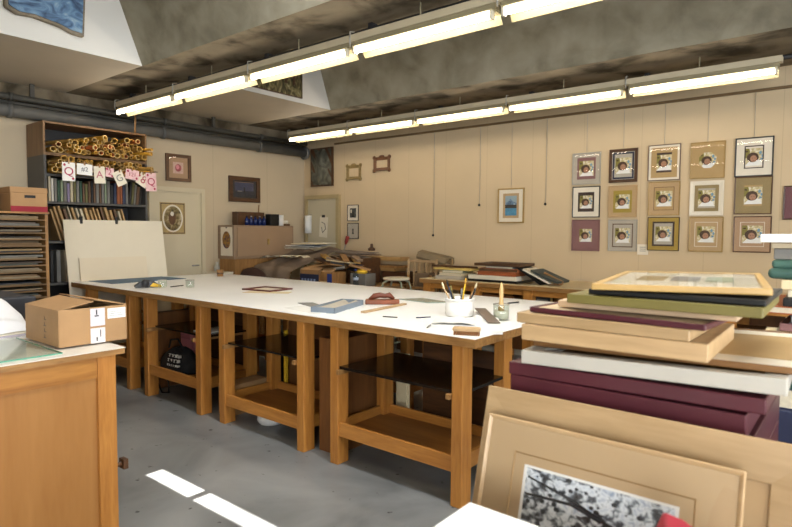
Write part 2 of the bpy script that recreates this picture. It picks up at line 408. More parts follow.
# ------------------------------------------------------------------ pictures
def loopframe(parent, w, h, fw_, fd, fm, slope=0):
    m = MB().ring(w, h, w-2*fw_, h-2*fw_, -fd, 0, y2=-fd+slope); return m.build('moulding', fm, parent, bevel=.002)
def picture(label, loc, rot, w, h, fw_, fd, fm, mats, art, name='framed_picture', cat='picture', group=None, glass=True, slope=.004):
    """mats: list of (outer_w, outer_h, inner_w, inner_h, material); art: callable(parent, y)"""
    t = thing(name, label, cat, loc, rot, group)
    BX(-w/2+.003, w/2-.003, -.006, -.001, -h/2+.003, h/2-.003).build('backing_board', CARD, t)
    if fw_ > 0: loopframe(t, w, h, fw_, fd, fm, slope)
    y = -.008
    for k, (ow, oh, iw, ih, mm) in enumerate(mats):
        MB().ring(ow, oh, iw, ih, y-.0015*(len(mats)-k), y+.001, y2=y-.0015*(len(mats)-k)+.001).build('mount', mm, t)
    art(t, y)
    if glass: BX(-w/2+fw_*.6, w/2-fw_*.6, -fd*.75-.002, -fd*.75, -h/2+fw_*.6, h/2-fw_*.6).build('glass', GLASS, t)
    return t
# the small square portrait that hangs fifteen times
P_BG = blotch('print_ground', [(.35, '9A8A5A'), (.5, 'C8B888'), (.65, 'E0DAC8')], 9, 3, .6)
P_HAIR = mat('print_hair', '46301F', .7, .3, 60)
P_FACE = mat('print_face', 'A87C62', .7, .1, 40)
P_GRN = mat('print_green', '7E7634', .7, .3, 40)
P_BLU = mat('print_blue', '6E92A8', .7, .2, 40)
pm = MB()
pm.use(P_BG).rect(-.5, .5, -.5, .5, 0)
pm.use(P_GRN).add([(-.48, -.004, .48), (-.48, -.004, -.1), (-.3, -.004, .0), (-.2, -.004, .3), (-.25, -.004, .48)], [(0, 1, 2, 3, 4)])
pm.use(WHITE).add([(-.45, -.006, -.48), (.42, -.006, -.48), (.36, -.006, -.22), (.1, -.006, -.12), (-.2, -.006, -.2)], [(0, 1, 2, 3, 4)])
pm.use(P_HAIR).disc(-.06, -.02, .29, .27, -.01)
pm.use(P_FACE).disc(-.02, -.09, .16, .18, -.014)
pm.use(P_HAIR).disc(-.08, -.06, .025, .02, -.017, 8).disc(.05, -.06, .025, .02, -.017, 8).disc(-.01, -.2, .045, .015, -.017, 8)
pm.use(P_BLU).disc(.3, .22, .07, .1, -.01, 8).disc(.4, .05, .06, .09, -.01, 8).disc(.36, -.12, .07, .06, -.01, 8)
pm.use(P_HAIR).disc(-.36, .32, .07, .05, -.01, 8)
PRINT = pm.build('print', None); PME = PRINT.data; bpy.data.objects.remove(PRINT)
def portrait(s):
    def f(t, y):
        o = bpy.data.objects.new('print', PME); C.objects.link(o); o.parent = t; o.scale = (s, .06, s); o.location = (0, y+.0005, 0)
    return f
rects = {(0, 0): (-2.600, -2.281, 2.040, 2.390), (0, 1): (-2.591, -2.279, 1.670, 2.015), (0, 2): (-2.589, -2.273, 1.294, 1.645),
         (1, 0): (-2.187, -1.889, 2.042, 2.399), (1, 1): (-2.187, -1.885, 1.666, 2.008), (1, 2): (-2.177, -1.875, 1.302, 1.642),
         (2, 0): (-1.783, -1.473, 2.042, 2.408), (2, 1): (-1.772, -1.467, 1.682, 2.029), (2, 2): (-1.768, -1.462, 1.319, 1.665),
         (3, 0): (-1.381, -1.073, 2.041, 2.401), (3, 1): (-1.375, -1.075, 1.677, 2.019), (3, 2): (-1.372, -1.066, 1.317, 1.664),
         (4, 0): (-.992, -.679, 2.039, 2.407), (4, 1): (-.985, -.676, 1.684, 2.039), (4, 2): (-.981, -.671, 1.322, 1.666)}
GOLDF = mat('dull_gold_frame', 'A0824A', .4, .12, 20)
BRNF = mat('brown_frame', '5A3E28', .4, .15, 20)
LINE = mat('dark_line', '3A2A22', .6, .1)
SAND = mat('sand_mount', 'B2946A', .65, .04)
PINKT = mat('pinkish_tan_mount', 'A98868', .65, .04)
YELM = mat('yellow_mount', '9C8632', .6, .05)
GRYM = mat('pale_grey_mount', 'ADA494', .65, .04)
IVORY = mat('ivory_mount', 'DCD2BE', .65, .03)
# frame material, moulding width, [(inset, material) ...] from the outside in, print size, label
G = {(0, 0): (SILVER, .010, [(.0, GRYM), (.045, MAUVE)], .175, 'portrait print with silver grey border and dusty mauve inner mount'),
     (0, 1): (BLACK, .009, [(.0, IVORY), (.055, LINE)], .15, 'portrait print in thin black frame with white mount and thick dark inner border'),
     (0, 2): (MAUVE, .010, [(.0, MAUVE)], .15, 'portrait print in a plain wide mauve mount, bottom of its column'),
     (1, 0): (W_DARK, .032, [(.0, SILVER), (.006, NAVY), (.024, GRYM)], .175, 'portrait print in wide dark brown frame with navy inner mount'),
     (1, 1): (SAND, .008, [(.0, SAND), (.045, YELM)], .16, 'portrait print with pale sand border and yellow olive inner mount'),
     (1, 2): (SILVER, .008, [(.0, GRYM), (.035, BRNF), (.045, GRYM)], .165, 'portrait print in pale grey mount with narrow brown inner border'),
     (2, 0): (BRNF, .007, [(.0, IVORY), (.022, TANM), (.075, LINE)], .165, 'portrait print in thin brown frame with cream edge strip and tan mount'),
     (2, 1): (GOLDF, .009, [(.0, SAND), (.045, BRNF), (.05, TANM)], .165, 'portrait print in sandy mount with fine brown inner line'),
     (2, 2): (LINE, .006, [(.0, MUST), (.04, LINE), (.058, GRYM)], .16, 'portrait print in bright mustard mount with dark rounded inner border'),
     (3, 0): (GOLDF, .009, [(.0, TANM)], .16, 'portrait print in plain gold tan mount with an octagonal opening'),
     (3, 1): (IVORY, .024, [(.0, IVORY), (.018, KHAKI), (.05, GRYM)], .165, 'portrait print in cream frame with khaki grey inner mount'),
     (3, 2): (GOLDF, .011, [(.0, SAND), (.04, IVORY), (.045, SAND)], .165, 'portrait print in dull gold frame with straw coloured mount and pale inner line'),
     (4, 0): (DGREY, .012, [(.0, IVORY), (.065, LINE), (.075, IVORY)], .17, 'portrait print in black frame with white mount and dark inner line'),
     (4, 1): (BRNF, .010, [(.0, KHAKI), (.07, TANM)], .17, 'portrait print in dark frame with drab khaki mount and tan inner strip'),
     (4, 2): (BRNF, .010, [(.0, PINKT), (.045, IVORY), (.05, PINKT)], .175, 'portrait print in brown frame with pinkish tan mount, bottom of its column')}
for k, (x0, x1, z0, z1) in rects.items():
    fm, fw_, ms, ps, lab = G[k]; w, h = x1-x0, z1-z0
    ml = []
    for q, (ins, mm) in enumerate(ms):
        i0 = fw_+ins; i1 = (fw_+ms[q+1][0]) if q+1 < len(ms) else None
        iw, ih = (w-2*i1, h-2*i1) if i1 else (ps*.96, ps*.96)
        ml.append((w-2*i0+.004, h-2*i0+.004, iw, ih, mm))
    t = picture(lab, ((x0+x1)/2, YB-.003, (z0+z1)/2), (0, 0, 0), w, h, fw_, .02, fm, ml, portrait(ps), group='small portrait prints hung in three rows')
    if k == (3, 0):   # cut corners of the opening
        m = MB().use(TANM)
        for sx in (-1, 1):
            for sz in (-1, 1): m.add([(sx*.078, -.0105, sz*.078), (sx*.03, -.0105, sz*.078), (sx*.078, -.0105, sz*.03)], [(0, 1, 2)])
        m.build('corner_insert', TANM, t)
cols_x = [-2.44, -2.04, -1.63, -1.23, -.84]
for i, x in enumerate(cols_x):
    m = MB(); m.tube([(x, YB-.012, 2.40), (x, YB-.012, 2.83)], .0022, 5)
    tag(m.build('hanging_wire', SILVER), 'thin wire from the rail above the %s' % ['mauve and grey mounted portrait', 'dark brown framed portrait', 'thin brown framed portrait', 'gold tan octagonal portrait', 'black framed white portrait'][i], 'wire')
for x, zb, lab in ((-4.517, 1.45, 'hanging rod with a dark hook, left of the rest and longest'), (-3.808, 1.84, 'hanging rod with a dark hook just left of the blue landscape print'),
                   (-2.916, 1.83, 'hanging rod with a dark hook between the landscape and the portraits')):
    t = thing('hanging_rod', lab, 'hanging rod', (x, YB-.012, 2.84))
    MB().tube([(0, 0, 0), (0, 0, zb-2.84)], .0028, 6).build('rod', SILVER, t)
    MB().ball((0, -.012, zb-2.84), .016, 10, 6).build('hook', BLACK, t)
MB_ = MB().tube([(-3.367, YB-.012, 2.03), (-3.367, YB-.012, 2.83)], .0022, 5)
tag(MB_.build('hanging_wire', SILVER), 'thin wire from the rail above the blue landscape print', 'wire')
# landscape print
def lake(t, y):
    w = .155
    m = MB(); m.use(mat('lake_sky', '8CA0A8', .6, .1)).rect(-w/2, w/2, .0, .12, y)
    m.use(blotch('lake_hills', [(.3, '2E4058'), (.6, '6A86A0'), (.8, 'E0E4E0')], 30, 3)).add([(-w/2, y-.001, .0), (w/2, y-.001, 0), (w/2, y-.001, .03), (.03, y-.001, .05), (-.01, y-.001, .085), (-.04, y-.001, .05), (-w/2, y-.001, .03)], [tuple(range(7))])
    m.use(mat('lake_water', '4A88A8', .5, .2, 40)).rect(-w/2, w/2, -.12, .0, y-.001)
    m.use(mat('lake_shore', '2A2622', .6, .2)).rect(-w/2, w/2, -.03, .012, y-.002)
    m.build('print', None, t)
picture('blue mountain lake print in thin gold frame with cream mount, alone on the wall', (-3.367, YB-.003, 1.822), (0, 0, 0), .352, .424, .016, .022, GOLDF,
        [(.33, .40, .215, .30, IVORY), (.22, .305, .155, .24, SAND)], lake)
# ornate empty small frames and the small prints near the door
ORNG = mat('worn_gilt', '8A7448', .5, .25, 30, .4)
for (x0, x1, z0, z1, mm, lab) in ((-6.144, -5.835, 2.259, 2.5, ORNG, 'small ornate pale gilt frame without a picture beside the relief panel'), (-5.6, -5.277, 2.358, 2.58, mat('worn_brown_gilt', '6E4A30', .5, .25, 30, .4), 'small ornate reddish brown frame without a picture, higher of the two')):
    w, h = x1-x0, z1-z0
    t = thing('ornate_frame', lab, 'frame', ((x0+x1)/2, YB-.003, (z0+z1)/2))
    MB().ring(w*.92, h*.88, w*.92-.09, h*.88-.09, -.03, 0, y2=-.015).build('moulding', mm, t, bevel=.006)
    for sx in (-1, 1):
        for sz in (-1, 1): MB().ball((sx*w*.44, -.016, sz*h*.42), .03, 10, 6, (1, .6, 1)).build('corner_ornament', mm, t)
    MB().ball((0, -.018, h*.46), .035, 10, 6, (1.6, .6, .7)).build('crest_ornament', mm, t)
    BX(-w*.4, w*.4, -.006, -.002, -h*.36, h*.36).build('backing_board', GAL, t)
def dark_scene(ms):
    def f(t, y):
        m = MB()
        for (a, b_, c, d, mm, dy) in ms: m.use(mm).rect(a, b_, c, d, y-dy)
        m.build('print', None, t)
    return f
picture('small dark figure print in thin black frame, upper of two beside the door', (-6.007, YB-.003, 1.773), (0, 0, 0), .225, .245, .01, .015, BLACK, [(.21, .23, .13, .14, IVORY)],
        dark_scene([(-.065, .065, -.07, .07, mat('ink_grey', '4A4A46', .6, .5, 30), 0), (-.02, .02, -.06, .02, BLACK, .001), (-.05, -.02, .0, .05, IVORY, .001)]))
picture('small pale print in thin black frame, lower of two beside the door', (-6.006, YB-.003, 1.50), (0, 0, 0), .225, .24, .01, .015, BLACK, [(.21, .225, .1, .12, GRYM)],
        dark_scene([(-.05, .05, -.06, .06, GRYM, 0), (-.012, .012, -.03, .02, BLACK, .001), (-.02, .02, -.045, -.03, DGREY, .001), (-.015, .015, .02, .035, DGREY, .001)]))
# grey-green relief panel above the door
REL = blotch('verdigris_relief', [(.3, '35342C'), (.5, '58574B'), (.7, '747264')], 5, 6, .6, dist=1.5)
t = thing('wall_relief', 'tall grey green relief panel of a draped head above the door', 'panel', (-6.67, YB-.003, 2.50))
BX(-.245, .245, -.03, 0, -.30, .30).build('backing_board', W_DARK, t)
m = MB(); n1, n2 = 22, 28
vs = []
for j in range(n2+1):
    for i in range(n1+1):
        x = -.225+.45*i/n1; z = -.28+.56*j/n2
        d = .03+.05*math.exp(-((x/.1)**2+((z-.06)/.14)**2))+.03*math.exp(-((x/.16)**2+((z+.2)/.1)**2))+.006*math.sin(40*x+25*z)
        vs.append((x, -d, z))
m.add(vs, [(j*(n1+1)+i, j*(n1+1)+i+1, (j+1)*(n1+1)+i+1, (j+1)*(n1+1)+i) for j in range(n2) for i in range(n1)], True)
m.build('relief', REL, t)
picture('purple brown framed picture, furthest to the right on the gallery wall', (-.43, YB-.003, 1.785), (0, 0, 0), .32, .31, .012, .02, W_DARK, [(.3, .29, .1, .1, mat('plum_mount', '6A3E44', .6, .06))],
        dark_scene([(-.05, .05, -.05, .05, PINKT, 0)]))
# small label card
t = thing('label_card', 'small white card with two lines of print below the portraits', 'card', (-1.815, YB-.002, 1.325))
lc = BX(-.055, .055, -.003, 0, -.055, .055).build('card', IVORY, t)
m = MB()
for z in (.025, .005, -.015): m.box(-.03, .03, -.0038, -.003, z-.003, z+.003)
m.build('print', GREY, lc)

RL = (0, 0, R(90))
def rose(t, y):
    m = MB().use(mat('rose_ground', 'C8A898', .6, .1, 30)).rect(-.075, .075, -.075, .075, y)
    m.use(mat('rose_red', '9A4A50', .6, .3, 40)).disc(0, .0, .045, .05, y-.001); m.use(PINK).disc(-.01, .01, .025, .03, y-.002); m.build('print', None, t)
picture('small brown framed rose picture above the cream door', (XL+.003, 4.172, 2.318), RL, .36, .355, .042, .03, BRNF, [(.28, .275, .15, .15, PINKT)], rose)
def night(t, y):
    m = MB().use(mat('dusk_sky', '3A4058', .5, .3, 10)).rect(-.17, .17, -.02, .1, y); m.use(mat('dusk_land', '262A34', .5, .3, 14)).rect(-.17, .17, -.11, -.02, y)
    m.use(BLACK).rect(-.01, .012, -.05, .03, y-.001); m.use(GREY).rect(-.12, -.04, -.035, -.02, y-.001); m.build('print', None, t)
picture('dark dusk landscape in dark brown frame above the metal cabinet', (XL+.003, 5.22, 2.097), RL, .54, .37, .06, .035, W_DARK, [(.43, .26, .33, .21, DGREY)], night)
# oval portrait poster on the door
t = thing('oval_poster', 'sepia oval portrait poster taped to the cream door', 'poster', (XL+.031, 4.072, 1.65), RL)
BX(-.178, .178, -.002, 0, -.207, .207).build('sheet', mat('sepia_sheet', 'A89060', .7, .1, 20), t)
m = MB(); m.ring(.335, .395, .315, .375, -.003, -.002); m.build('border_line', LINE, t)
m = MB(); m.use(OFFW).disc(0, 0, .145, .18, -.003, 28); m.use(blotch('sepia_scene', [(.3, '3E3424'), (.5, '7A6840'), (.7, 'B8A888')], 14, 4)).disc(0, 0, .125, .16, -.0035, 28)
m.use(BRNF).disc(-.01, .0, .05, .085, -.004, 16); m.use(OFFW).disc(-.01, .06, .025, .03, -.0045, 12); m.build('portrait', None, t)

# papers and roll on the grey-green door
t = thing('paper_towel_roll', 'white paper roll hung on the grey green door', 'paper roll', (-6.90, YB-.10, 1.60))
m = MB(); m.lathe([(.012, -.14), (.055, -.14), (.055, .14), (.012, .14), (.012, -.14)], n=18); m.build('roll', WHITE, t)
m = MB(); m.tube([(0, .07, .16), (0, 0, .16), (0, 0, -.16), (0, .07, -.16)], .006, 6); m.build('holder', SILVER, t)
t = thing('notice_sheet', 'white sheet with a grey sketch pinned to the grey green door', 'sheet', (-6.62, YB-.032, 1.56))
BX(-.09, .09, -.002, 0, -.16, .16, rot=(0, .08, 0)).build('sheet', OFFW, t)
m = MB(); m.tube([(-.04, -.003, .08), (.03, -.003, .05), (.05, -.003, -.03), (-.02, -.003, -.09), (-.04, -.003, .0)], .006, 5); m.build('sketch', DGREY, t)
BX(-.035, .035, -.004, -.002, .15, .19).build('clip', BLACK, t)

# ------------------------------------------------------------------ art hung on the ceiling bulkheads
t = thing('relief_painting', 'blue swirling sea relief with rough stone edge on the ceiling bulkhead', 'relief', (-5.318, 1.955, 3.43))
edge = [(-.30, -.20), (-.22, -.235), (-.1, -.225), (0.02, -.24), (.1, -.25), (.2, -.28), (.29, -.285), (.30, -.1), (.31, .1), (.305, .3), (.1, .32), (-.1, .31), (-.3, .32), (-.31, .1), (-.3, -.05)]
m = MB(); m.prism([(y, z) for y, z in edge], 0, .05, 'X'); m.build('stone_edge', mat('rough_stone', '7E7464', .8, .3, 14, .6), t, bevel=.012)
m = MB(); m.prism([(y*.92, z*.92+.004) for y, z in edge], .045, .062, 'X')
m.build('sea_surface', blotch('sea_relief', [(.28, '2C3E58'), (.42, '4E6C8E'), (.55, '6A8CAC'), (.72, '98AEBC')], 6, 7, .5, (1, 1, 2.0), 1.6, .6), t)
t = thing('tapestry', 'dark woodland scene panel hung on the far ceiling bulkhead', 'tapestry', (-5.318, 4.35, 3.33))
BX(0, .02, -.42, .40, -.25, .25).build('panel', W_DARK, t)
wsn = MB().box(.02, .024, -.41, .39, -.24, .24).build('woodland_scene', blotch('woodland', [(.3, '1C1A10'), (.45, '4A4228'), (.58, '7A7048'), (.75, 'B8B098')], 7, 6, .6, (1, 2, 1), 1.5), t)
for y in (-.1, .14, .26): BX(.024, .03, y-.015, y+.02, -.12, .24).build('tree_trunk', W_DARK, wsn)

# ------------------------------------------------------------------ bookcase with rolls, books, cards
SX = -6.63                       # front plane of the bookcase
SY0, SY1 = 2.39, 3.50
GSTEEL = mat('grey_shelf_paint', '4A4844', .5, .1)
BTAN = wood('bookcase_box_tan', '846440', '6A4C2E', 'Z', 2, .5)
t = thing('bookcase', 'tall grey bookcase with a tan top box, against the end wall', 'bookcase', (SX, SY0, 0))
D = -.45
BX(D, 0, 0, .025, 0, 2.27).build('side_panel', GSTEEL, t); BX(D, 0, SY1-SY0-.025, SY1-SY0, 0, 2.27).build('side_panel', GSTEEL, t)
for z in (.1, .49, .93, 1.375, 1.79, 2.08): BX(D+.01, -.005, .025, SY1-SY0-.025, z-.025, z).build('shelf', GSTEEL, t)
m = MB(); m.box(D, 0, 0, .02, 2.27, 2.60); m.box(D, 0, SY1-SY0-.02, SY1-SY0, 2.27, 2.60); m.box(D, 0, 0, SY1-SY0, 2.60, 2.62); m.box(D, 0, .02, SY1-SY0-.02, 2.27, 2.30)
m.build('top_box', BTAN, t)
BX(D, D+.01, .02, SY1-SY0-.02, 0, 2.6).build('back_panel', DGREY, t)
# rolls
rolls = []
REND = [mat('roll_end_gold', 'B48A3C', .5, .25, 30), mat('roll_end_tan', 'A88A58', .5, .25, 30), mat('roll_end_pale', 'C8AC72', .5, .2, 30)]
for k, (r, mm) in enumerate([(.015, GOLD), (.020, GOLD2), (.027, GOLD), (.017, GOLD3), (.023, GOLD), (.025, GOLD4), (.031, GOLD2)]):
    m = MB().use(mm); L = .52
    m.lathe([(r, -L), (r, -.03), (r*1.15, -.012), (r*1.1, 0), (r*.85, 0), (r*.74, -.02), (r*.7, -L), (r, -L)], n=12, axis='X')
    m.v = [(a, b_*(1+.12*math.sin(2*math.atan2(c, b_)+k)), c*(1-.1*math.sin(3*math.atan2(c, b_)+k))) for a, b_, c in m.v]
    m.use(REND[k % 3]).lathe([(r*1.15, -.008), (r*1.12, .0008), (r*.84, .0008)], n=12, axis='X')
    o = m.build('paper_roll', None); rolls.append((o, r))
used = set()
def roll(k, y, z, out, tilt, yaw, lab, grp):
    o, r = rolls[k]
    if k in used: o = o.copy(); C.objects.link(o)
    used.add(k)
    o.location = (SX+out, y, z); o.rotation_euler = (random.uniform(0, 3), tilt, yaw)
    tag(o, lab, 'paper roll', grp)
NAMES = ['slim gold', 'medium tan', 'fat gold', 'slim brown', 'medium gold', 'orange', 'fat tan']
for zb, n, rows, lab, grp in ((2.325, 19, 5, 'in the top box of the bookcase', 'rolls in the top box'), (2.105, 21, 4, 'lying above the row of hung cards', 'rolls above the cards')):
    for j in range(rows):
        for i in range(n - (1 if j % 2 else 0)):
            if zb > 2.3 and j == 4 and (i % 3 == 0 or i < 9): continue
            if zb > 2.3 and j == 3 and (i % 4 == 0 or i < 5): continue
            if zb > 2.3 and j == 2 and i < 3: continue
            if zb < 2.3 and j == 3 and i in (0, 1, 9, 10, 15): continue
            k = random.randrange(7) if not (i < 3 and j == 0) else 2
            y = SY0+.06+(i+.5*(j % 2))*(1.0/n)+random.uniform(-.01, .01)
            roll(k, y, zb+j*.043+random.uniform(0, .01), random.uniform(-.02, .17), random.uniform(-.05, .05), random.uniform(-min(.25, max(0, (SY1-.06-y)/.52)), min(.32, max(0, (y-SY0-.06)/.52))), '%s roll of paper %s' % (NAMES[k], lab), '%s %s' % (NAMES[k], grp))
for i, (y, z, yaw) in enumerate(((3.46, 2.155, .5), (3.45, 2.2, .42), (3.47, 2.115, .6), (3.44, 2.37, .4), (3.45, 2.42, .3))):
    roll([4, 1, 0, 4, 0][i], y, z, .22, .04, yaw, ['medium gold roll sticking out past the corner above the last card', 'medium tan roll sticking out past the bookcase corner', 'slim gold roll lowest of those past the bookcase corner', 'medium gold roll sticking out of the top box corner', 'slim gold roll uppermost at the top box corner'][i], 'rolls past the bookcase corner')
# hung cards on a cord
CX = -6.38
m = MB(); m.tube([(CX-.004, 2.42, 2.17), (CX-.004, 2.7, 2.15), (CX-.004, 3.0, 2.145), (CX-.004, 3.3, 2.15), (CX-.004, 3.5, 2.165)], .003, 5); m.tube([(CX-.004, 2.42, 2.17), (SX, 2.41, 2.2)], .003, 5); m.tube([(CX-.004, 3.5, 2.165), (SX, 3.48, 2.2)], .003, 5)
tag(m.build('cord', DGREY), 'thin cord strung across the bookcase that carries the cards', 'cord')
PKC = mat('pale_pink_card', 'D8B4B4', .6, .1, 30); CRIM = mat('crimson_ink', 'A02848', .6, .1)
cards = [(2.53, 2.09, .125, .19, 0, WHITE, 'Q', CRIM, 'white card with a crimson letter Q, first on the cord'), (2.685, 2.125, .155, .115, .03, WHITE, '#2', DGREY, 'white landscape card with small black characters'),
         (2.835, 2.08, .115, .18, -.05, OFFW, 'A', mat('rose_ink', 'B06070', .6, .1), 'white card with a tall rose letter A'), (2.945, 2.115, .085, .10, .1, PKC, '2', CRIM, 'small pink card between the A card and the tilted card'),
         (3.05, 2.06, .11, .16, -.45, OFFW, 'G', GREY, 'tilted white card with a grey round letter'), (3.19, 2.11, .15, .11, .12, PKC, '121', CRIM, 'pink landscape card with crimson characters'),
         (3.32, 2.06, .13, .14, .55, OFFW, '8', CRIM, 'white card tilted over the big pink card'), (3.41, 2.045, .125, .21, -.03, PKC, 'Q', CRIM, 'big pink patterned card at the end of the cord')]
for i, (y, z, w, h, rr, mm, ch, ink, lab) in enumerate(cards):
    t = thing('playing_card', lab, 'card', (CX+.004+.004*(i % 3), y, z), (0, 0, R(90)), 'cards hung on the cord')
    cd = MB().box(-w/2, w/2, -.0015, .0015, -h/2, h/2, rot=(0, rr, 0)).build('card', mm, t)
    text(ch, min(w, h)*(.95 if len(ch) == 1 else .55), ink, cd, (0, -.003, 0), (R(90), rr, 0))
    if mm is PKC or ch in 'Q8':
        m = MB()
        for sx, sz in ((-.32, .36), (.32, -.36)): m.disc(sx*w, sz*h, .012, .014, -.0025, 8)
        m.build('pip', CRIM, cd)
    BX(-.008, .008, -.006, .006, h/2-.015, h/2+.025).build('peg', W_TAN, t)
# books on three shelves
BC = {'cream': 'B8AC90', 'dark green': '2E4A38', 'grey': '6E6C66', 'brown': '5C4430', 'black': '222222', 'white': 'C8C4B8', 'sage': '7E8A70', 'navy': '2A3248', 'rust': '8A4E2C', 'olive': '5E5A34', 'lilac': '7A7088', 'tan': 'A8875A'}
BM = {k: mat('book_'+k.replace(' ', '_'), v, .6, .12, 12) for k, v in BC.items()}
PAGE = mat('book_pages', 'CFC5AC', .8, .08, 60, stretch=(1, 20, 1))
def book(y, z, th, h, d, col, lab, grp, lean=0, kind='book'):
    t = thing(kind, lab, kind.replace('_', ' '), (SX-.03, y, z), (lean, 0, 0), grp)
    m = MB(); m.box(-d, 0, 0, .003, 0, h); m.box(-d, 0, th-.003, th, 0, h); m.box(-.004, 0, 0, th, 0, h); m.build('cover', BM[col], t, bevel=.001, seg=1)
    BX(-d+.006, -.005, .0035, th-.0035, .004, h-.005).build('pages', PAGE, t)
y = SY0+.05; i = 0
seq = ['cream', 'white', 'grey', 'dark green', 'sage', 'grey', 'lilac', 'cream', 'olive', 'grey', 'dark green', 'brown', 'olive', 'brown', 'black', 'brown', 'grey', 'brown', 'grey', 'sage', 'grey', 'black', 'navy', 'rust', 'rust', 'navy', 'grey', 'black', 'olive', 'grey', 'brown', 'black', 'grey', 'brown', 'black', 'grey']
while y < SY1-.075 and i < len(seq):
    th = random.uniform(.022, .034); h = random.uniform(.2, .27)
    lean = 0 if i < 27 else -.10
    book(y, 1.792, th, h, .2, seq[i], '%s book, %s from the left on the shelf behind the hung cards' % (seq[i], nth(i)), 'books on the shelf behind the cards', lean); y += th+.004; i += 1
y = SY0+.05; i = 0
while y < SY1-.30:
    th = random.uniform(.014, .03); h = random.uniform(.34, .385); c = random.choice(['tan', 'tan', 'tan', 'cream', 'brown'])
    book(y+.10, 1.377, th, h, .26, c, '%s folder leaning, %s from the left on the shelf above the white board' % (c, nth(i)), 'leaning folders above the white board', .28, 'folder'); y += th+.022; i += 1
for j, (y, w, h, c) in enumerate(((3.12, .10, .07, 'black'), (3.25, .09, .10, 'grey'), (3.37, .06, .14, 'white'))):
    tag(BX(SX-.2, SX-.05, y, y+w, 1.377, 1.377+h).build('box', BM[c], bevel=.006), ['low black box beside the leaning folders', 'grey box between two others beside the leaning folders', 'upright white box at the end of the folder shelf'][j], 'box')
y = SY0+.05; i = 0
for th, c, ln in ((.03, 'black', .0), (.04, 'grey', .0), (.02, 'cream', .06), (.02, 'olive', .1), (.02, 'tan', .15), (.02, 'grey', .2)):
    book(y+ln*.35, .933, th, .34, .24, c, '%s folder, %s from the left on the low shelf beside the white board' % (c, nth(i)), 'folders on the low shelf', ln, 'folder'); y += th+.03; i += 1
m = MB(); m.tube([(-6.70, 3.40, 2.622), (-6.69, 3.40, 2.86)], .011, 8); tag(m.build('wooden_stick', W_TAN), 'short wooden stick standing up on top of the bookcase', 'stick')

# leaning white boards
def lean_board(name, lab, y0, y1, xt, zt, xb, th, mm, grp=None):
    m = MB(); n = Vector((zt, 0, xt-xb)); n = Vector((zt, 0, -(xt-xb))).normalized()*th
    a = [(xb, 0.002), (xt, zt), (xt+n.x, zt+abs(n.z)), (xb+n.x, .002)]
    m.prism([(p[0], p[1]) for p in a], 0, 1, 'Y')
    m.v = [(v[0], y0+(y1-y0)*v[1], v[2]) for v in m.v]
    return tag(m.build(name, mm), lab, 'board', grp)
BOARD = mat('ivory_board', 'D2C8B2', .55, .03, 3)
lean_board('foam_board', 'large ivory board leaning on the bookcase behind the white table', 2.55, 3.66, -6.615, 1.60, -6.34, .012, BOARD)
lean_board('foam_board', 'smaller ivory board leaning in front of the large ivory board', 2.66, 3.40, -6.505, 1.19, -6.30, .008, mat('ivory_board_warm', 'D2C4AA', .55, .03, 3))
for y in (2.72, 3.10): 
    t = BX(-6.625, -6.585, y, y+.025, 1.56, 1.64).build('bulldog_clip', BLACK, bevel=.004); tag(t, 'small dark clip on the top edge of the large ivory board, %s' % ('nearer the drawers' if y < 3 else 'near its middle'), 'clip')

# ------------------------------------------------------------------ storage rack with boards
RX0, RX1, RY0, RY1 = -6.7, -5.9, 1.02, 2.15
t = thing('storage_rack', 'wide wooden rack with many thin shelves for flat boards', 'rack', (RX1, RY0, 0))
W_, D_ = RY1-RY0, RX1-RX0
BX(-D_, 0, 0, .025, 0, 1.63).build('side_panel', W_TAN, t); BX(-D_, 0, W_-.025, W_, 0, 1.63).build('side_panel', W_TAN, t)
BX(-D_, .01, -.01, W_+.01, 1.638, 1.655).build('top_panel', W_EDGEY, t)
zs = [.10+.0595*k for k in range(26)]
RSH = wood('rack_shelf', '7A5A34', '54401F', 'Y', 3, .6)
for z in zs: BX(-D_+.01, 0, .025, W_-.025, z-.012, z).build('shelf', RSH, t)
BX(-D_, -D_+.01, .025, W_-.025, 0, 1.63).build('back_panel', W_DARK, t)
hc = ['7A6A52', '3E4440', '8A7A60', '30343C', '6A5236', '80705A', '4A3E34', '66645E', '86704E', '54442F', '34302C', '766A58', '5A4C40', '7A664C', '444040', '6A5C46', '84765E']
for k, z in enumerate(zs):
    if z < .6: continue
    nb = 2; zz = z+.001
    for q in range(nb):
        th = random.uniform(.007, .02)
        tag(BX(-.62, random.uniform(.0, .03), 0, random.uniform(1.0, 1.05), 0, th).build('mount_board', mat('board_'+hc[(k+q*5) % 17], hc[(k+q*5) % 17], .7, .1), loc=(RX1-.04, RY0+.035, zz)),
            '%s board in the %s shelf down the wooden rack' % (('upper' if q else 'lower'), nth(len(zs)-1-k)), 'board', 'flat boards in the wooden rack'); zz += th+.001
# box on rack
def carton(name, lab, cat, loc, rotz, w, d, h, mm, extra=None):
    t = thing(name, lab, cat, loc, (0, 0, rotz))
    m = MB(); m.box(0, w, 0, .005, 0, h); m.box(0, w, d-.005, d, 0, h); m.box(0, .005, .005, d-.005, 0, h); m.box(w-.005, w, .005, d-.005, 0, h); m.box(.005, w-.005, .005, d-.005, 0, .005)
    m.build('body', mm, t, bevel=.002)
    return t
t = carton('archive_box', 'brown cardboard storage box with a red base band on top of the rack', 'box', (-6.35, 1.86, 1.656), 0, .42, .30, .215, CARD)
lid = BX(-.004, .424, -.004, .304, .17, .222).build('lid', CARD, t, bevel=.004)
BX(.4205, .423, .0, .3, .0, .05).build('red_band', RED, t); BX(.424, .4255, .11, .20, .125, .15).build('handle_slot', BLACK, lid)
t = carton('archive_box', 'plain darker cardboard box behind the red banded box on the rack', 'box', (-6.62, 1.40, 1.656), 0, .5, .40, .20, CARDD)
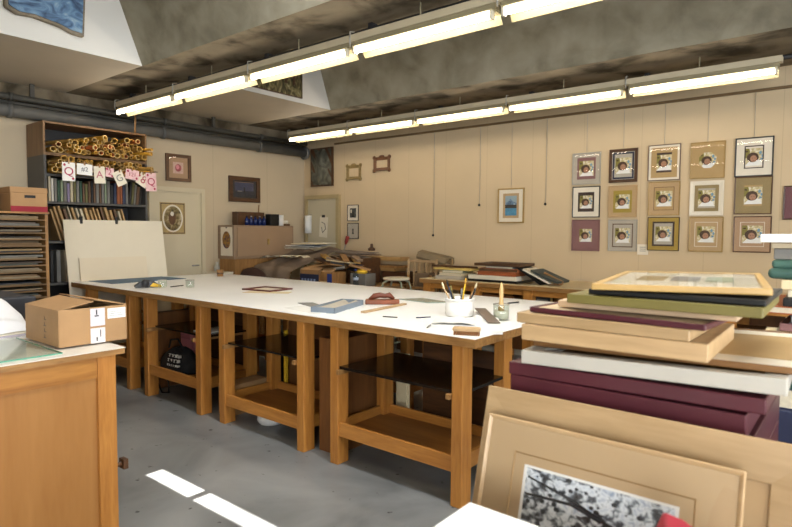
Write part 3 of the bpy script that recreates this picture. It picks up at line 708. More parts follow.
BX(-.004, .504, -.004, .404, .16, .206).build('lid', CARDD, t, bevel=.004)

# ------------------------------------------------------------------ the big white table and its bases
TX0, TX1, TY0, TY1, TT = -6.47, -1.545, 2.565, 4.36, .945
t = thing('work_table_top', 'long white topped work surface with plywood edge in the middle of the room', 'table', (0, 0, TT))
BX(TX0, TX1, TY0, TY1, -.05, -.004).build('ply_board', W_EDGE, t)
BX(TX0+.001, TX1-.001, TY0+.001, TY1-.001, -.004, 0).build('laminate', LAMIN, t)
lg, lgd = .07, .10
def base(x0, x1, y0, y1, lab, zr=.275, d=None):
    t = thing('table_base', lab, 'table base', (x0, y0, 0), group='wooden bases under the white table')
    W, Dp = x1-x0, y1-y0; H = TT-.051
    for lx in (0, W-lg):
        for ly in (0, Dp-lgd): BX(lx, lx+lg, ly, ly+lgd, 0, H).build('leg', W_LEG, t, bevel=.004)
    for y in (.012, Dp-.035): BX(lg, W-lg, y, y+.022, zr-.09, zr).build('rail', W_RAILX, t, bevel=.002)
    for x in (.02, W-.042): BX(x, x+.022, lgd, Dp-lgd, zr-.09, zr).build('rail', W_RAILY, t, bevel=.002)
    m = MB(); m.box(lg*.5, W-lg*.5, .036, Dp-.036, zr-.075, zr-.06); m.build('shelf', W_SHELF, t)
    for x in (lg+.002, W-lg-.027): BX(x, x+.025, -.02, Dp, .592, .622).build('cleat', W_TAN, t, bevel=.002)
    for y in (Dp-.035,): BX(lg, W-lg, y, y+.02, H-.08, H).build('top_rail', W_RAILX, t)
    return t
U = [(-2.635, -1.633, 'wooden base at the near end, nearest the frame pile', .275), (-3.86, -2.886, 'second wooden base from the near end', .232), (-5.02, -4.112, 'third wooden base from the near end, with the bag on its shelf', .29), (-6.20, -5.28, 'wooden base at the far end beside the ivory board', .28)]
for (a, b_, lab, zr) in U: base(a, b_, 2.592, 3.15, lab, zr)
for k, (a, b_, lab, zr) in enumerate(U): base(a, b_, 3.72, 4.30, ['rear wooden base at the near end, behind the nearest one', 'rear wooden base behind the second one', 'rear wooden base behind the one with the bag', 'rear wooden base at the far end'][k], zr)
# black boards lying on the cleats
for x0, x1, lab, th, yy in ((-2.56, -1.64, 'glossy black board across the middle of the nearest table base', .018, 2.60), (-3.78, -2.90, 'glossy black board across the second table base', .014, 2.62), (-4.94, -4.13, 'dark board across the table base with the bag', .014, 2.66)):
    tag(BX(x0, x1, yy, 3.16, .623, .623+th).build('black_board', BLACKB, bevel=.002), lab, 'board')
tag(BX(-4.42, -4.22, 2.72, 2.95, .638, .646).build('paper_stack', WHITE), 'white papers on the dark board above the black bag', 'papers')
# boards stored upright under the table
ST = wood('stored_board', '7E5228', '5E3A1C', 'Z', 2, .5)
for (x0, x1, y0, y1, z1, mm, lab) in ((-2.85, -2.68, 2.70, 3.3, .78, ST, 'brown board standing upright between the two nearest table bases'),
                                      (-2.40, -1.7, 3.28, 3.30, .72, W_DARK, 'wide dark board standing behind the nearest table base'),
                                      (-2.66, -2.56, 3.30, 3.34, .60, CREAM, 'pale narrow board standing behind the nearest table base'),
                                      (-3.80, -2.95, 3.24, 3.27, .80, ST, 'wide brown board standing behind the second table base'),
                                      (-3.78, -3.755, 3.17, 3.20, .66, YELLOW, 'thin yellow strip standing behind the second table base'),
                                      (-5.05, -4.30, 3.22, 3.25, .84, W_DARK, 'wide dark board standing behind the base with the bag'),
                                      (-4.06, -3.90, 2.72, 3.1, .25, CARD, 'low cardboard carton on the floor between table bases'),
                                      (-5.22, -5.12, 2.74, 3.2, .72, ST, 'brown board standing between the two far table bases'),
                                      (-6.1, -5.4, 3.22, 3.25, .84, CREAM, 'pale board standing behind the far table base'),
                                      (-4.0, -3.9, 3.2, 3.6, .6, BLACK, 'black case standing behind the low cardboard carton')):
    tag(BX(x0, x1, y0, y1, .001, z1).build('stored_board' if 'carton' not in lab and 'case' not in lab else ('carton' if 'carton' in lab else 'case'), mm, bevel=.003), lab, 'board' if 'board' in lab or 'strip' in lab else 'box')
m = MB(); m.lathe([(0, 0), (.09, .0), (.11, .03), (.105, .06), (.07, .085), (0, .09)], n=16); tag(m.build('white_bag', WHITE, loc=(-3.55, 2.85, .001)), 'small white plastic bag on the floor under the second table base', 'bag')
# black bag with lettering and pink bag on the shelf
bz = .29-.059
t = thing('cloth_bag', 'black cloth bag with white lettering on the table base shelf', 'bag', (-4.77, 2.80, bz))
m = MB(); n1, n2 = 22, 10; vs = []
for j in range(n2+1):
    u = j/n2
    for i in range(n1):
        a = 2*PI*i/n1; k = (1-.55*u**2.2)*(1+.05*math.sin(5*a+3*u)+.03*math.sin(9*a))
        vs.append((.25*k*math.cos(a)*(1 if u < 1 else .3), .13*k*math.sin(a), .005+.20*u+.012*math.sin(3*a)*u))
fs = [(j*n1+i, j*n1+(i+1) % n1, (j+1)*n1+(i+1) % n1, (j+1)*n1+i) for j in range(n2) for i in range(n1)]
m.add(vs, fs+[tuple((n2)*n1+i for i in range(n1)), tuple(n1-1-i for i in range(n1))], True)
bagb = m.build('body', mat('black_cloth', '15161B', .8, .3, 20, .3), t)
m = MB()
for r_, z in enumerate((.155, .115, .075)):
    for q in range(4 if r_ < 2 else 6):
        x = .0+q*(.045 if r_ < 2 else .03); s = .012 if r_ < 2 else .008
        yy = -.128+.05*(z/.2)**2+.28*x*x
        m.box(x-s, x+s, yy-.004, yy+.02, z+s-.004, z+s); m.box(x-s, x+s, yy-.004, yy+.02, z-s, z-s+.004); m.box(x-.002, x+.002, yy-.004, yy+.02, z-s, z+s)
        if q % 2: m.box(x+s-.004, x+s, yy-.004, yy+.02, z-s, z+s)
m.build('lettering', WHITE, bagb)
m = MB(); m.tube([(-.15, -.02, .19), (-.1, -.03, .27), (.02, -.03, .29), (.1, -.02, .2)], .008, 6); m.build('strap', mat('black_strap', '1A1B20', .7, .2), t)
t = thing('pink_bag', 'pink bag behind the black cloth bag under the table', 'bag', (-4.945, 2.98, bz))
BX(-.07, .15, -.04, .05, 0, .34).build('body', PINK, t, bevel=.03, seg=3); m = MB(); m.box(-.04, .12, -.048, -.038, .25, .29); m.build('flap', mat('pink_flap', 'B86C78', .6, .1), t, bevel=.004)
m = MB(); m.tube([(-4.95, 2.72, .01), (-4.99, 2.70, .12), (-4.93, 2.72, .2), (-4.87, 2.74, .12), (-4.90, 2.76, .01), (-4.95, 2.72, .01)], .007, 6); tag(m.build('cable', BLACK), 'loop of black cable on the floor under the bag', 'cable')

# ------------------------------------------------------------------ things on the white table
def sheet(name, lab, cat, pts, z, th, mm, grp=None):
    m = MB().prism(pts, z, z+th, 'Z'); return tag(m.build(name, mm), lab, cat, grp)
z = TT+.0005
sheet('cutting_mat', 'slate blue cutting mat at the far end of the white table', 'cutting mat', [(-6.42, 2.72), (-5.93, 2.74), (-5.98, 3.60), (-6.44, 3.55)], z, .004, BLUE)
t = thing('tape_gun', 'black and yellow tape gun lying on the far part of the table', 'tape gun', (-5.335, 2.80, z), (0, 0, 1.2))
m = MB(); m.prism([(-.11, 0), (.10, 0), (.11, .02), (.06, .06), (-.02, .075), (-.08, .05), (-.12, .02)], -.022, .022, 'Y'); m.build('body', BLACK, t, bevel=.006)
m = MB(); m.lathe([(.0, -.026), (.035, -.026), (.035, .026), (0, .026)], (-.02, 0, .04), 16, 'Y'); m.build('tape_roll', DGREY, t)
m = MB(); m.prism([(.02, .012), (.12, .0), (.125, .02), (.05, .045)], -.025, .025, 'Y'); m.build('yellow_guard', YELLOW, t, bevel=.003)
def jar(lab, loc, r, h, fill=None):
    t = thing('glass_jar', lab, 'jar', loc)
    m = MB(); m.lathe([(0, .004), (r*.9, .004), (r, .01), (r, h), (r*.94, h), (r*.94, .012), (0, .012)], n=20); m.build('glass_body', GLASSG, t)
    m = MB(); m.lathe([(r*.93, h-.003), (r*1.03, h-.003), (r*1.03, h+.003), (r*.93, h+.003), (r*.93, h-.003)], n=20); m.build('rim', SILVER, t)
    if fill: m = MB(); m.lathe([(0, .013), (r*.92, .013), (r*.92, fill), (0, fill)], n=20); m.build('contents', mat('milky_liquid', 'C8C2AE', .3, .05), t)
    return t
jar('small empty glass jar beside the tape gun', (-5.186, 2.872, z), .04, .075)
jar('small empty glass jar further along from the tape gun', (-4.998, 3.047, z), .04, .075)
m = MB(); m.tube([(-5.18, 2.95, z+.005), (-5.24, 3.12, z+.005)], .005, 6); m.use(BLACK); tag(m.build('pencil', DGREY), 'dark pencil lying between the two small jars', 'pencil')
t = thing('wooden_cup', 'small brown wooden cup at the far corner of the white table', 'cup', (-6.0, 4.06, z))
m = MB(); m.lathe([(0, 0), (.036, 0), (.04, .08), (.033, .08), (.03, .01), (0, .01)], n=18); m.build('body', W_TAN, t); m = MB(); m.lathe([(.037, .03), (.0395, .03), (.0398, .045), (.0375, .045)], n=18); m.build('band', W_DARK, t)
t = thing('picture_frame', 'small dark red frame lying flat in the middle of the table', 'frame', (-4.33, 3.44, z), (R(-90), 0, .12))
MB().ring(.36, .30, .30, .24, -.014, 0).build('moulding', mat('dark_red_wood', '5A2A22', .4, .15), t, bevel=.003)
BX(-.15, .15, -.003, 0, -.12, .12).build('backing_board', OFFW, t)
sheet('paper_sheet', 'buff paper sheet beside the small dark red frame', 'paper', [(-4.28, 3.12), (-3.92, 3.34), (-4.0, 3.46), (-4.34, 3.24)], z, .002, CREAM)
sheet('paper_sheet', 'white paper sheet near the blue grey box', 'paper', [(-3.22, 2.70), (-2.80, 2.64), (-2.80, 2.95), (-3.2, 3.05)], z, .002, WHITE)
# slim grey-blue open tray box
t = thing('tray', 'shallow blue grey tray with white inside beside the brown block', 'tray', (-2.74, 2.74, z), (0, 0, R(20)))
m = MB(); m.box(-.18, 0, 0, .006, 0, .038); m.box(-.18, 0, .50, .506, 0, .038); m.box(-.006, 0, 0, .506, 0, .038); m.box(-.18, -.174, 0, .506, 0, .038); m.build('wall', mat('blue_grey', '76818C', .5, .1), t)
BX(-.175, -.005, .005, .50, 0, .004).build('bottom', OFFW, t)
m = MB(); vs = []
for i in range(9):
    for j in range(7): vs.append((-.17+.16*i/8, .02+.46*j/6, .012+.014*math.sin(i*1.3)*math.cos(j*1.1)+.012))
m.add(vs, [(i*7+j, (i+1)*7+j, (i+1)*7+j+1, i*7+j+1) for i in range(8) for j in range(6)], True); m.build('tissue', GRYM, t)
sheet('grey_sheet', 'grey curled offcut beside the shallow tray', 'paper', [(-3.35, 2.95), (-3.12, 2.86), (-3.06, 2.95), (-3.28, 3.04)], z, .004, GREY)
t = thing('burnishing_block', 'reddish brown wooden block with a humped handle on the table', 'block', (-2.84, 3.35, z), (0, 0, R(40)))
BX(-.13, .13, -.045, .045, 0, .035).build('block', mat('red_brown_wood', '7A4228', .45, .2, 12), t, bevel=.008)
m = MB(); m.tube([(-.10, 0, .033), (-.06, 0, .06), (-.02, 0, .068), (.02, 0, .062), (.05, 0, .068), (.09, 0, .04)], [.012, .022, .02, .018, .022, .01], 10); m.build('handle', mat('red_brown_handle', '65301C', .4, .2, 12), t)
sheet('glass_sheet', 'grey glass sheet lying flat behind the brown block', 'glass sheet', [(-2.93, 3.66), (-2.61, 3.62), (-2.47, 3.76), (-2.82, 3.84)], z, .006, mat('sheet_glass', '8E9A8E', .12, .08))
t = BX(-.275, .275, -.018, .018, 0, .012).build('wood_strip', W_PALE, loc=(-2.645, 3.15, z+.002), rot=(0, 0, R(97)), bevel=.002); tag(t, 'pale wooden strip lying in front of the brown block', 'strip')
for i, (x, y, a) in enumerate(((-2.35, 2.85, .3), (-2.18, 2.98, 1.0), (-1.95, 2.72, 2.0))):
    m = MB(); m.tube([(-.05, 0, .004), (.05, 0, .004)], .004, 6); tag(m.build('pencil', [DGREY, NAVY, GREY][i], loc=(x, y, z+.0005), rot=(0, 0, a)), ['black pencil stub nearest the pale wooden strip', 'blue pencil stub in the bare middle of the table end', 'grey pencil stub close to the brush head on the table edge'][i], 'pencil')
# brush jar with brushes, its own objects
t = thing('white_tub', 'wide white tub that holds thin brushes', 'tub', (-2.06, 3.22, z))
m = MB(); m.lathe([(0, .001), (.085, .001), (.092, .012), (.095, .115), (.088, .115), (.085, .014), (0, .014)], n=24); m.build('body', mat('white_plastic', 'ECEAE4', .35, .03), t)
m = MB(); m.lathe([(.094, .104), (.099, .104), (.099, .118), (.088, .118), (.088, .113)], n=24); m.build('rim', WHITE, t)
bc = [DGREY, W_TAN, YELLOW, OLIVE, W_PALE, NAVY]
for i in range(7):
    a = 2*PI*i/7; t = thing('paint_brush', ['dark', 'brown', 'yellow', 'olive', 'pale wood', 'navy', 'black'][i]+' handled thin brush standing in the wide white tub', 'brush', (-2.06+.035*math.cos(a), 3.22+.035*math.sin(a), z+.02), (0, 0, 0), 'thin brushes in the white tub')
    dx, dy = .07*math.cos(a), .07*math.sin(a); h = .13+.025*(i % 3)
    MB().tube([(0, 0, 0), (dx*.6, dy*.6, h*.7), (dx, dy, h)], [.004, .006, .005], 7).build('handle', (bc+[BLACK])[i], t)
    MB().tube([(dx, dy, h), (dx*1.12, dy*1.12, h+.025), (dx*1.2, dy*1.2, h+.045)], [.006, .008, .002], 7).build('bristles', [BLACK, CREAM, GOLD, OLIVE, CREAM, BLACK, GREY][i], t)
m = MB(); vs = []
for i in range(9):
    for j in range(9): vs.append((-.14+.28*i/8, -.12+.24*j/8, .004+.016*abs(math.sin(i*.9+j*.5))*(1-abs(i-4)/5)))
m.add(vs, [(i*9+j, (i+1)*9+j, (i+1)*9+j+1, i*9+j+1) for i in range(8) for j in range(8)], True)
tag(m.build('paper_towel', WHITE, loc=(-1.93, 2.98, z), rot=(0, 0, .5)), 'crumpled white paper towel between the jars and the ruler', 'paper towel')
jar('glass jar of milky paste with one upright brush', (-1.76, 3.235, z), .05, .10, .06)
t = thing('paste_brush', 'pale wooden paste brush standing upright in the milky jar', 'brush', (-1.76, 3.235, z+.062))
MB().lathe([(0, .0), (.016, .0), (.018, .03), (.012, .06), (.014, .12), (.009, .16), (0, .18)], n=12).build('handle', W_PALEZ, t)
MB().lathe([(.0165, -.002), (.019, -.002), (.02, .028), (.017, .028)], n=12).build('ferrule', GOLDF, t)
t = thing('scrub_brush', 'wooden scrubbing brush on the near edge of the table', 'brush', (-1.645, 2.645, z), (0, 0, R(25)))
BX(-.075, .075, -.028, .028, .02, .042).build('block', W_PALE, t, bevel=.008)
m = MB()
for i in range(12):
    for j in range(5): m.box(-.068+i*.0118, -.061+i*.0118, -.024+j*.0105, -.018+j*.0105, 0, .021)
m.build('bristles', mat('brown_bristles', '8A5E3A', .8, .2), t)
t = BX(-.32, .32, -.036, .036, 0, .004).build('ruler', mat('brown_steel_rule', '6A5A50', .35, .15), loc=(-1.85, 3.21, z+.024), rot=(0, -.0, R(-52))); tag(t, 'dark metal ruler lying across the white papers', 'ruler')
sheet('paper_sheet', 'white papers under the ruler hanging over the table end', 'paper', [(-1.62, 2.68), (-1.50, 2.78), (-1.80, 3.26), (-1.93, 3.20)], z, .02, WHITE)
m = MB(); m.tube([(-2.12, 4.0, z+.005), (-2.09, 4.12, z+.005)], .006, 6); tag(m.build('pencil', DGREY), 'dark pencil behind the milky jar', 'pencil')

# ------------------------------------------------------------------ near bench on the left
BXR, BYE = -2.77, 1.335
t = thing('side_bench', 'near workbench with brown plywood side and white top edge', 'bench', (0, 0, 0))
BX(-4.6, BXR, -1.2, BYE, .90, .926).build('top_board', W_EDGEY, t)
BX(-4.601, BXR+.002, -1.2, BYE+.002, .926, .93).build('laminate', mat('bench_laminate', 'D6D0C4', .4, .04), t)
for x in (-4.5, BXR-.09-.01):
    for y in (-1.15, 1.21): BX(x, x+.09, y, y+.085, 0, .90).build('leg', W_LEG, t, bevel=.003)
BX(BXR-.045, BXR-.018, -1.06, 1.21, .80, .90).build('apron_rail', W_RAILY, t); BX(-4.5, BXR-.1, 1.22, 1.25, .80, .90).build('apron_rail', W_RAILX, t)
BX(BXR-.05, BXR-.03, -1.06, 1.21, .06, .80).build('side_panel', W_PANEL, t); BX(-4.41, BXR-.1, 1.225, 1.24, .06, .80).build('side_panel', W_PANEL, t)
m = MB(); m.tube([(BXR-.06, 1.295, .335), (BXR-.06, 1.34, .335)], .012, 8); m.box(BXR-.085, BXR-.035, 1.335, 1.36, .31, .36)
m.build('latch', W_DARK, t, bevel=.003)
zb = .9305
# carton on the bench
t = thing('cardboard_box', 'brown cardboard carton with white labels and half open flaps on the near bench', 'box', (-3.345, 1.10, zb+.008))
w, d, h = .415, .325, .178
m = MB(); m.box(0, w, 0, .005, 0, h); m.box(0, w, d-.005, d, 0, h); m.box(0, .005, .005, d-.005, 0, h); m.box(w-.005, w, .005, d-.005, 0, h); m.box(.005, w-.005, .005, d-.005, 0, .005)
m.build('body', CARD, t, bevel=.002)
BX(.002, w-.002, -.165, 0, 0, .004, rot=(R(191), 0, 0), org=(0, 0, 0)).build('flap', CARD, t, loc=(0, .0, h))
BX(.002, w-.002, 0, .165, 0, .004, rot=(R(167), 0, 0), org=(0, 0, 0)).build('flap', CARD, t, loc=(0, d, h+.003))
BX(-.19, 0, .004, d-.004, 0, .004, rot=(0, R(3), 0), org=(0, 0, 0)).build('flap', CARDD, t, loc=(.2, 0, h-.012))
l1 = BX(w+.0005, w+.0015, .145, .215, .085, h-.006).build('tape_label', mat('lilac_white', 'CFC8CC', .5, .04), t); l2 = BX(w+.0005, w+.0015, .145, .215, .0, .075).build('tape_label', mat('lilac_white_b', 'D2CCCA', .5, .04), t)
l3 = BX(w+.0005, w+.0015, .228, .318, .115, h-.012).build('address_label', WHITE, t)
m = MB().box(w+.0015, w+.002, .172, .178, .14, .165); m.box(w+.0015, w+.002, .165, .185, .132, .138); m.build('label_print', DGREY, l1)
m = MB().box(w+.0015, w+.002, .172, .178, .01, .03); m.box(w+.0015, w+.002, .190, .194, .03, .065); m.build('label_print', DGREY, l2)
m = MB()
for q in range(3): m.box(w+.0015, w+.002, .235, .305-.01*q, .128+.010*q, .130+.010*q)
m.build('label_print', GREY, l3)
m = MB()
for q in range(4): m.box(.24+.01*(q % 2), .27, -.0012, -.0004, .03+.03*q, .033+.03*q); m.box(.25, .253, -.0012, -.0004, .03+.03*q, .048+.03*q)
m.build('pen_marks', DGREY, t)
# glass sheet, ruler, cloth, papers, portfolio
t = thing('glass_sheet', 'glass sheet with green edge lying on the near bench', 'glass sheet', (0, 0, zb))
BX(-3.55, -2.83, .55, 1.075, 0, .006).build('pane', GLASSG, t); m = MB(); m.box(-2.83, -2.828, .55, 1.075, 0, .006); m.box(-3.55, -2.828, 1.075, 1.077, 0, .006); m.build('ground_edge', GEDGE, t)
t = BX(-.3, .3, -.02, .02, 0, .006).build('wooden_ruler', W_TAN, loc=(-3.56, 1.0, zb+.022), rot=(0, 0, R(75)), bevel=.001); tag(t, 'wooden ruler between the white wrapping and the carton', 'ruler')
for i in range(3):
    sheet('paper_sheet', ['lower white sheet under the wooden ruler', 'lilac sheet under the wooden ruler', 'upper white sheet under the wooden ruler'][i], 'paper', [(-3.9, .6), (-3.42, .62+.02*i), (-3.40-.03*i, 1.22), (-3.9, 1.25)], zb+.007*i, .006, [WHITE, mat('lilac_paper', 'B8B0BC', .6, .05), OFFW][i])
m = MB(); n = 22; vs = []
for j in range(n+1):
    for i in range(n+1):
        u, v = i/n*2-1, j/n*2-1; e = max(0, 1-(u*u)**2)*max(0, 1-(v*v)**2)
        hz = .115*e**.6+.035*e*math.sin(5*u+2*v)+.025*e*math.sin(3*v-7*u+1)+.012*e*abs(math.sin(8*u+9*v))
        vs.append((.33*u+.02*math.sin(6*v), .27*v+.02*math.sin(5*u), max(0.001, hz)))
m.add(vs, [(j*(n+1)+i, j*(n+1)+i+1, (j+1)*(n+1)+i+1, (j+1)*(n+1)+i) for j in range(n) for i in range(n)], True)
tag(m.build('wrapping_paper', mat('white_tissue', 'DADADC', .7, .03), loc=(-3.80, .93, zb+.022)), 'crumpled white wrapping heap on the near bench behind the glass sheet', 'wrapping')
t = thing('portfolio_case', 'flat dark grey portfolio case behind the white wrapping on the near bench', 'case', (-4.22, .98, zb), (0, 0, .04))
BX(-.34, .36, -.25, .34, 0, .165).build('body', mat('dark_portfolio', '26272C', .45, .15), t, bevel=.006); m = MB(); m.box(-.32, .34, -.23, .32, .1652, .1685); m.build('cover', mat('dark_portfolio_cover', '303238', .5, .1), t, bevel=.003)

# ------------------------------------------------------------------ metal cabinet by the end wall
t = thing('metal_cabinet', 'beige brown metal cabinet with a keyhole, standing by the end wall', 'cabinet', (-6.70, 4.76, 0))
CAB = mat('beige_brown_enamel', '8C745C', .45, .05, 3)
BX(-.385, 0, 0, 1.06, 1.10, 1.57).build('body', CAB, t, bevel=.008)
cdoor = BX(0, .012, .05, 1.03, 1.14, 1.545).build('door', mat('beige_brown_door', '947A60', .45, .05, 3), t, bevel=.003)
m = MB(); m.box(.012, .022, .56, .59, 1.30, 1.38); m.tube([(.02, .575, 1.36), (.04, .575, 1.36)], .008, 8); m.build('door_handle', GOLDF, cdoor)
m = MB(); m.box(-.37, -.02, .02, 1.04, .85, 1.10); m.build('plinth', W_TAN, t)
m = MB()
for a in (-.36, -.06):
    for b_ in (.05, .97): m.box(a, a+.04, b_, b_+.04, 0, .86)
m.build('stand', W_TAN, t)
t = thing('poster', 'white poster with a blue and gold oval on the side of the metal cabinet', 'poster', (-6.87, 4.757, 1.345))
BX(-.135, .135, -.002, 0, -.2, .2).build('sheet', IVORY, t)
m = MB(); m.use(blotch('oval_pattern', [(.3, '2A3060'), (.45, '6A4A30'), (.55, 'A8782C'), (.7, '3A5A4A')], 22, 3)).disc(0, .02, .095, .12, -.003, 24); m.use(LINE).disc(0, .19, .02, .008, -.003, 10); m.build('oval_design', None, t)
# on the cabinet
t = carton('wooden_crate', 'brown wooden crate on top of the metal cabinet', 'crate', (-6.98, 4.93, 1.572), 0, .12, .47, .19, W_DARK); BX(.121, .124, .03, .44, .05, .14).build('label', BRNF, t)
for i in range(5):
    t = thing('blue_bottle', 'dark blue bottle, %s from the left in front of the wooden crate' % nth(i), 'bottle', (-6.78, 5.03+i*.075, 1.571), group='blue bottles on the metal cabinet')
    MB().lathe([(0, 0), (.03, 0), (.03, .085), (.012, .105), (.012, .12), (0, .12)], n=12).build('body', mat('blue_glass', '1C2A58', .15, .1), t)
    MB().lathe([(.0, .12), (.014, .12), (.014, .135), (0, .135)], n=10).build('cap', SILVER if i % 2 else BLACK, t)
tag(BX(-6.86, -6.74, 5.42, 5.58, 1.571, 1.74).build('black_box', BLACK, bevel=.006), 'upright black box on the metal cabinet', 'box')
m = MB(); m.lathe([(.014, 0), (.045, 0), (.045, .16), (.014, .16), (.014, 0)], n=16); tag(m.build('white_roll', WHITE, loc=(-6.80, 5.655, 1.571)), 'white paper roll standing beside the black box on the cabinet', 'roll')
t = thing('tray', 'low brown tray with white cups at the end of the metal cabinet', 'tray', (-6.85, 5.76, 1.571))
m = MB(); m.box(-.08, .08, -.03, .05, 0, .03); m.build('base', W_DARK, t)
for i, (lab, y) in enumerate((('nearer the roll', 5.745), ('at the very end', 5.79))):
    tag(MB().lathe([(0, 0), (.02, 0), (.024, .05), (.02, .05), (.017, .006), (0, .006)], n=12).build('cup', OFFW, loc=(-6.82, y, 1.602)), 'small white cup on the brown tray, '+lab, 'cup')
m = MB(); m.tube([(-6.90, 5.33, 1.764), (-6.90, 5.335, 1.87)], .008, 6); tag(m.build('stick', W_TAN), 'short stick standing on the wooden crate on the cabinet', 'stick')
# low counter at the wall next to the cabinet
t = thing('low_counter', 'low white counter between the cream door and the metal cabinet', 'counter', (-7.09, 4.56, 0))
BX(0, .35, 0, .19, .0, .90).build('body', OFFW, t); BX(0, .37, -.01, .195, .90, .93).build('counter_top', IVORY, t)
m = MB(); m.lathe([(0, 0), (.035, 0), (.04, .06), (.02, .10), (.02, .13), (0, .13)], n=12); tag(m.build('bottle', SILVER, loc=(-6.95, 4.65, .931)), 'clear bottle on the low white counter', 'bottle')

# ------------------------------------------------------------------ cluttered corner: covered table, boxes, boards, stools
def plain_table(name, lab, x0, x1, y0, y1, h, top, legm, th=.04):
    t = thing(name, lab, 'table', (x0, y0, 0))
    W, D = x1-x0, y1-y0
    BX(0, W, 0, D, h-th, h).build('tabletop', top, t, bevel=.003)
    for x in (.03, W-.09):
        for y in (.03, D-.09): BX(x, x+.06, y, y+.06, 0, h-th).build('leg', legm, t)
    BX(.09, W-.09, .04, .06, h-th-.09, h-th).build('rail', legm, t)
    return t
plain_table('trestle_table', 'low table hidden under the brown cloth in the corner', -6.60, -5.97, 5.05, 6.1, .80, W_TAN, W_TAN)
m = MB(); nx, ny = 34, 30; vs = []
def clothz(u, v):
    # u along x 0..1, v from the near hem 0 to the wall 1
    if v < .22: return .60+.40*(v/.22)**.7+.02*math.sin(18*u)
    k = (v-.22)/.78
    return 1.0+.23*k**.8+.035*math.sin(7*u+3*k)*k+.03*math.sin(13*u-5*k)*math.sin(3*k)-.05*max(0, u-.85)*6*(1-k)
for j in range(ny+1):
    for i in range(nx+1):
        u, v = i/nx, j/ny
        yy = 4.99+.035*math.sin(16*u)*(1-v)*.6+(.05*v/.22 if v < .22 else .05+(v-.22)/.78*1.05)
        vs.append((-6.655+(.74+.06*(1-v))*u+.015*math.sin(5*v), yy, clothz(u, v)))
m.add(vs, [(j*(nx+1)+i, j*(nx+1)+i+1, (j+1)*(nx+1)+i+1, (j+1)*(nx+1)+i) for j in range(ny) for i in range(nx)], True)
tag(m.build('brown_cloth', DUSK), 'brown cloth draped over the corner table below the metal cabinet', 'cloth')
tag(MB().ball((0, 0, 0), .2, 16, 8, (1.3, .5, .7)).build('cloth_bundle', mat('dark_red_brown_cloth', '3A241C', .8, .2, 8, .3), loc=(-6.45, 4.88, .86)), 'dark red brown bundle in front of the brown cloth', 'bundle')
random.seed(11)
PAP = [OFFW, GRYM, WHITE, mat('blue_grey_paper', '9AA0A8', .6, .1), GREY, CREAM]
for i in range(7):
    x = -6.40+.055*i+random.uniform(-.04, .04); y = 5.78+random.uniform(-.1, .1)
    tag(BX(-.21, .21, -.15, .15, 0, .009).build('paper_sheet', PAP[i % 6], loc=(x, y-.06, 1.245+.013*i), rot=(random.uniform(-.05, .05), random.uniform(-.04, .04), random.uniform(-.6, .6))),
        '%s loose sheet up in the paper pile on the brown cloth' % nth(i), 'paper', 'loose papers at the back of the brown cloth')
for i in range(5):
    x = -6.50+.13*i; y = 5.30+random.uniform(-.05, .05)
    m = MB(); q = []
    for a in range(7):
        for b_ in range(2): q.append((-.16+.32*a/6, -.09+.18*b_, .012+.03*abs(math.sin(a*1.4+i))))
    m.add(q, [(a*2, a*2+2, a*2+3, a*2+1) for a in range(6)], True)
    tag(m.build('paper_scrap', [WHITE, OFFW, IVORY, WHITE, OFFW][i], loc=(x, y, 1.10+.006*i), rot=(0, 0, random.uniform(-.5, .5))), '%s pale curled paper scrap from the left along the front of the brown cloth' % nth(i), 'paper', 'paper scraps along the front of the brown cloth')

plain_table('workbench', 'bench buried under boxes and board offcuts by the gallery wall', -5.85, -4.62, 5.15, 6.32, .80, W_TAN, W_TAN)
# large grey-brown sheets on top of the heap
LG = mat('grey_brown_board', '84766A', .7, .1); LG2 = mat('dull_brown_board', '86705A', .7, .1)
for i, (x0, y0, w, d, z0, rz, mm, lab) in enumerate(((-5.92, 5.83, .62, .46, 1.155, .03, LG, 'large grey brown board lowest of the big sheets on the heap'), (-5.90, 5.90, .55, .40, 1.18, -.1, LG2, 'dull brown board in the middle of the big sheets on the heap'),
                                                 (-5.94, 5.84, .56, .42, 1.205, .06, LG, 'grey board uppermost of the big sheets on the heap'))):
    tag(BX(0, w, 0, d, 0, .012).build('card_sheet', mm, loc=(x0, y0, z0), rot=(0, .04, rz)), lab, 'board')
# boxes that carry them
for (x, y, w, d, h, mm, lab) in ((-5.84, 5.62, .42, .5, .345, W_DARK, 'dark carton under the big grey sheets, nearer the door'), (-5.40, 5.62, .26, .4, .34, W_DARK, 'dark wooden box under the big grey sheets, further from the door')):
    carton('carton', lab, 'box', (x, y, .802), 0, w, d, h, mm)
BLUEB = mat('bright_blue_print', '2A3E86', .5, .15, 10)
t = carton('glassware_box', 'cardboard box with dark blue printed side in front of the heap', 'box', (-5.82, 5.17, .802), .05, .34, .26, .185, CARDD)
BX(.0, .34, -.003, -.001, .0, .13).build('blue_panel', NAVY, t); m = MB()
for q in range(5): m.box(.03+.055*q, .06+.055*q, -.005, -.003, .02, .07); m.box(.04+.055*q, .05+.055*q, -.005, -.003, .005, .02)
m.build('printed_glasses', mat('pale_blue_ink', '8A9CC0', .5, .1), t)
BX(.005, .335, -.1, .0, 0, .004, rot=(R(-160), 0, 0), org=(0, 0, 0)).build('flap', CARD, t, loc=(0, 0, .185)); BX(.005, .335, 0, .11, 0, .004, rot=(R(25), 0, 0), org=(0, 0, 0)).build('flap', CARDD, t, loc=(0, .26, .185))
t = carton('glassware_box', 'smaller box with bright blue corner panel to the right of the dark blue one', 'box', (-5.45, 5.19, .802), -.06, .22, .24, .17, W_TAN)
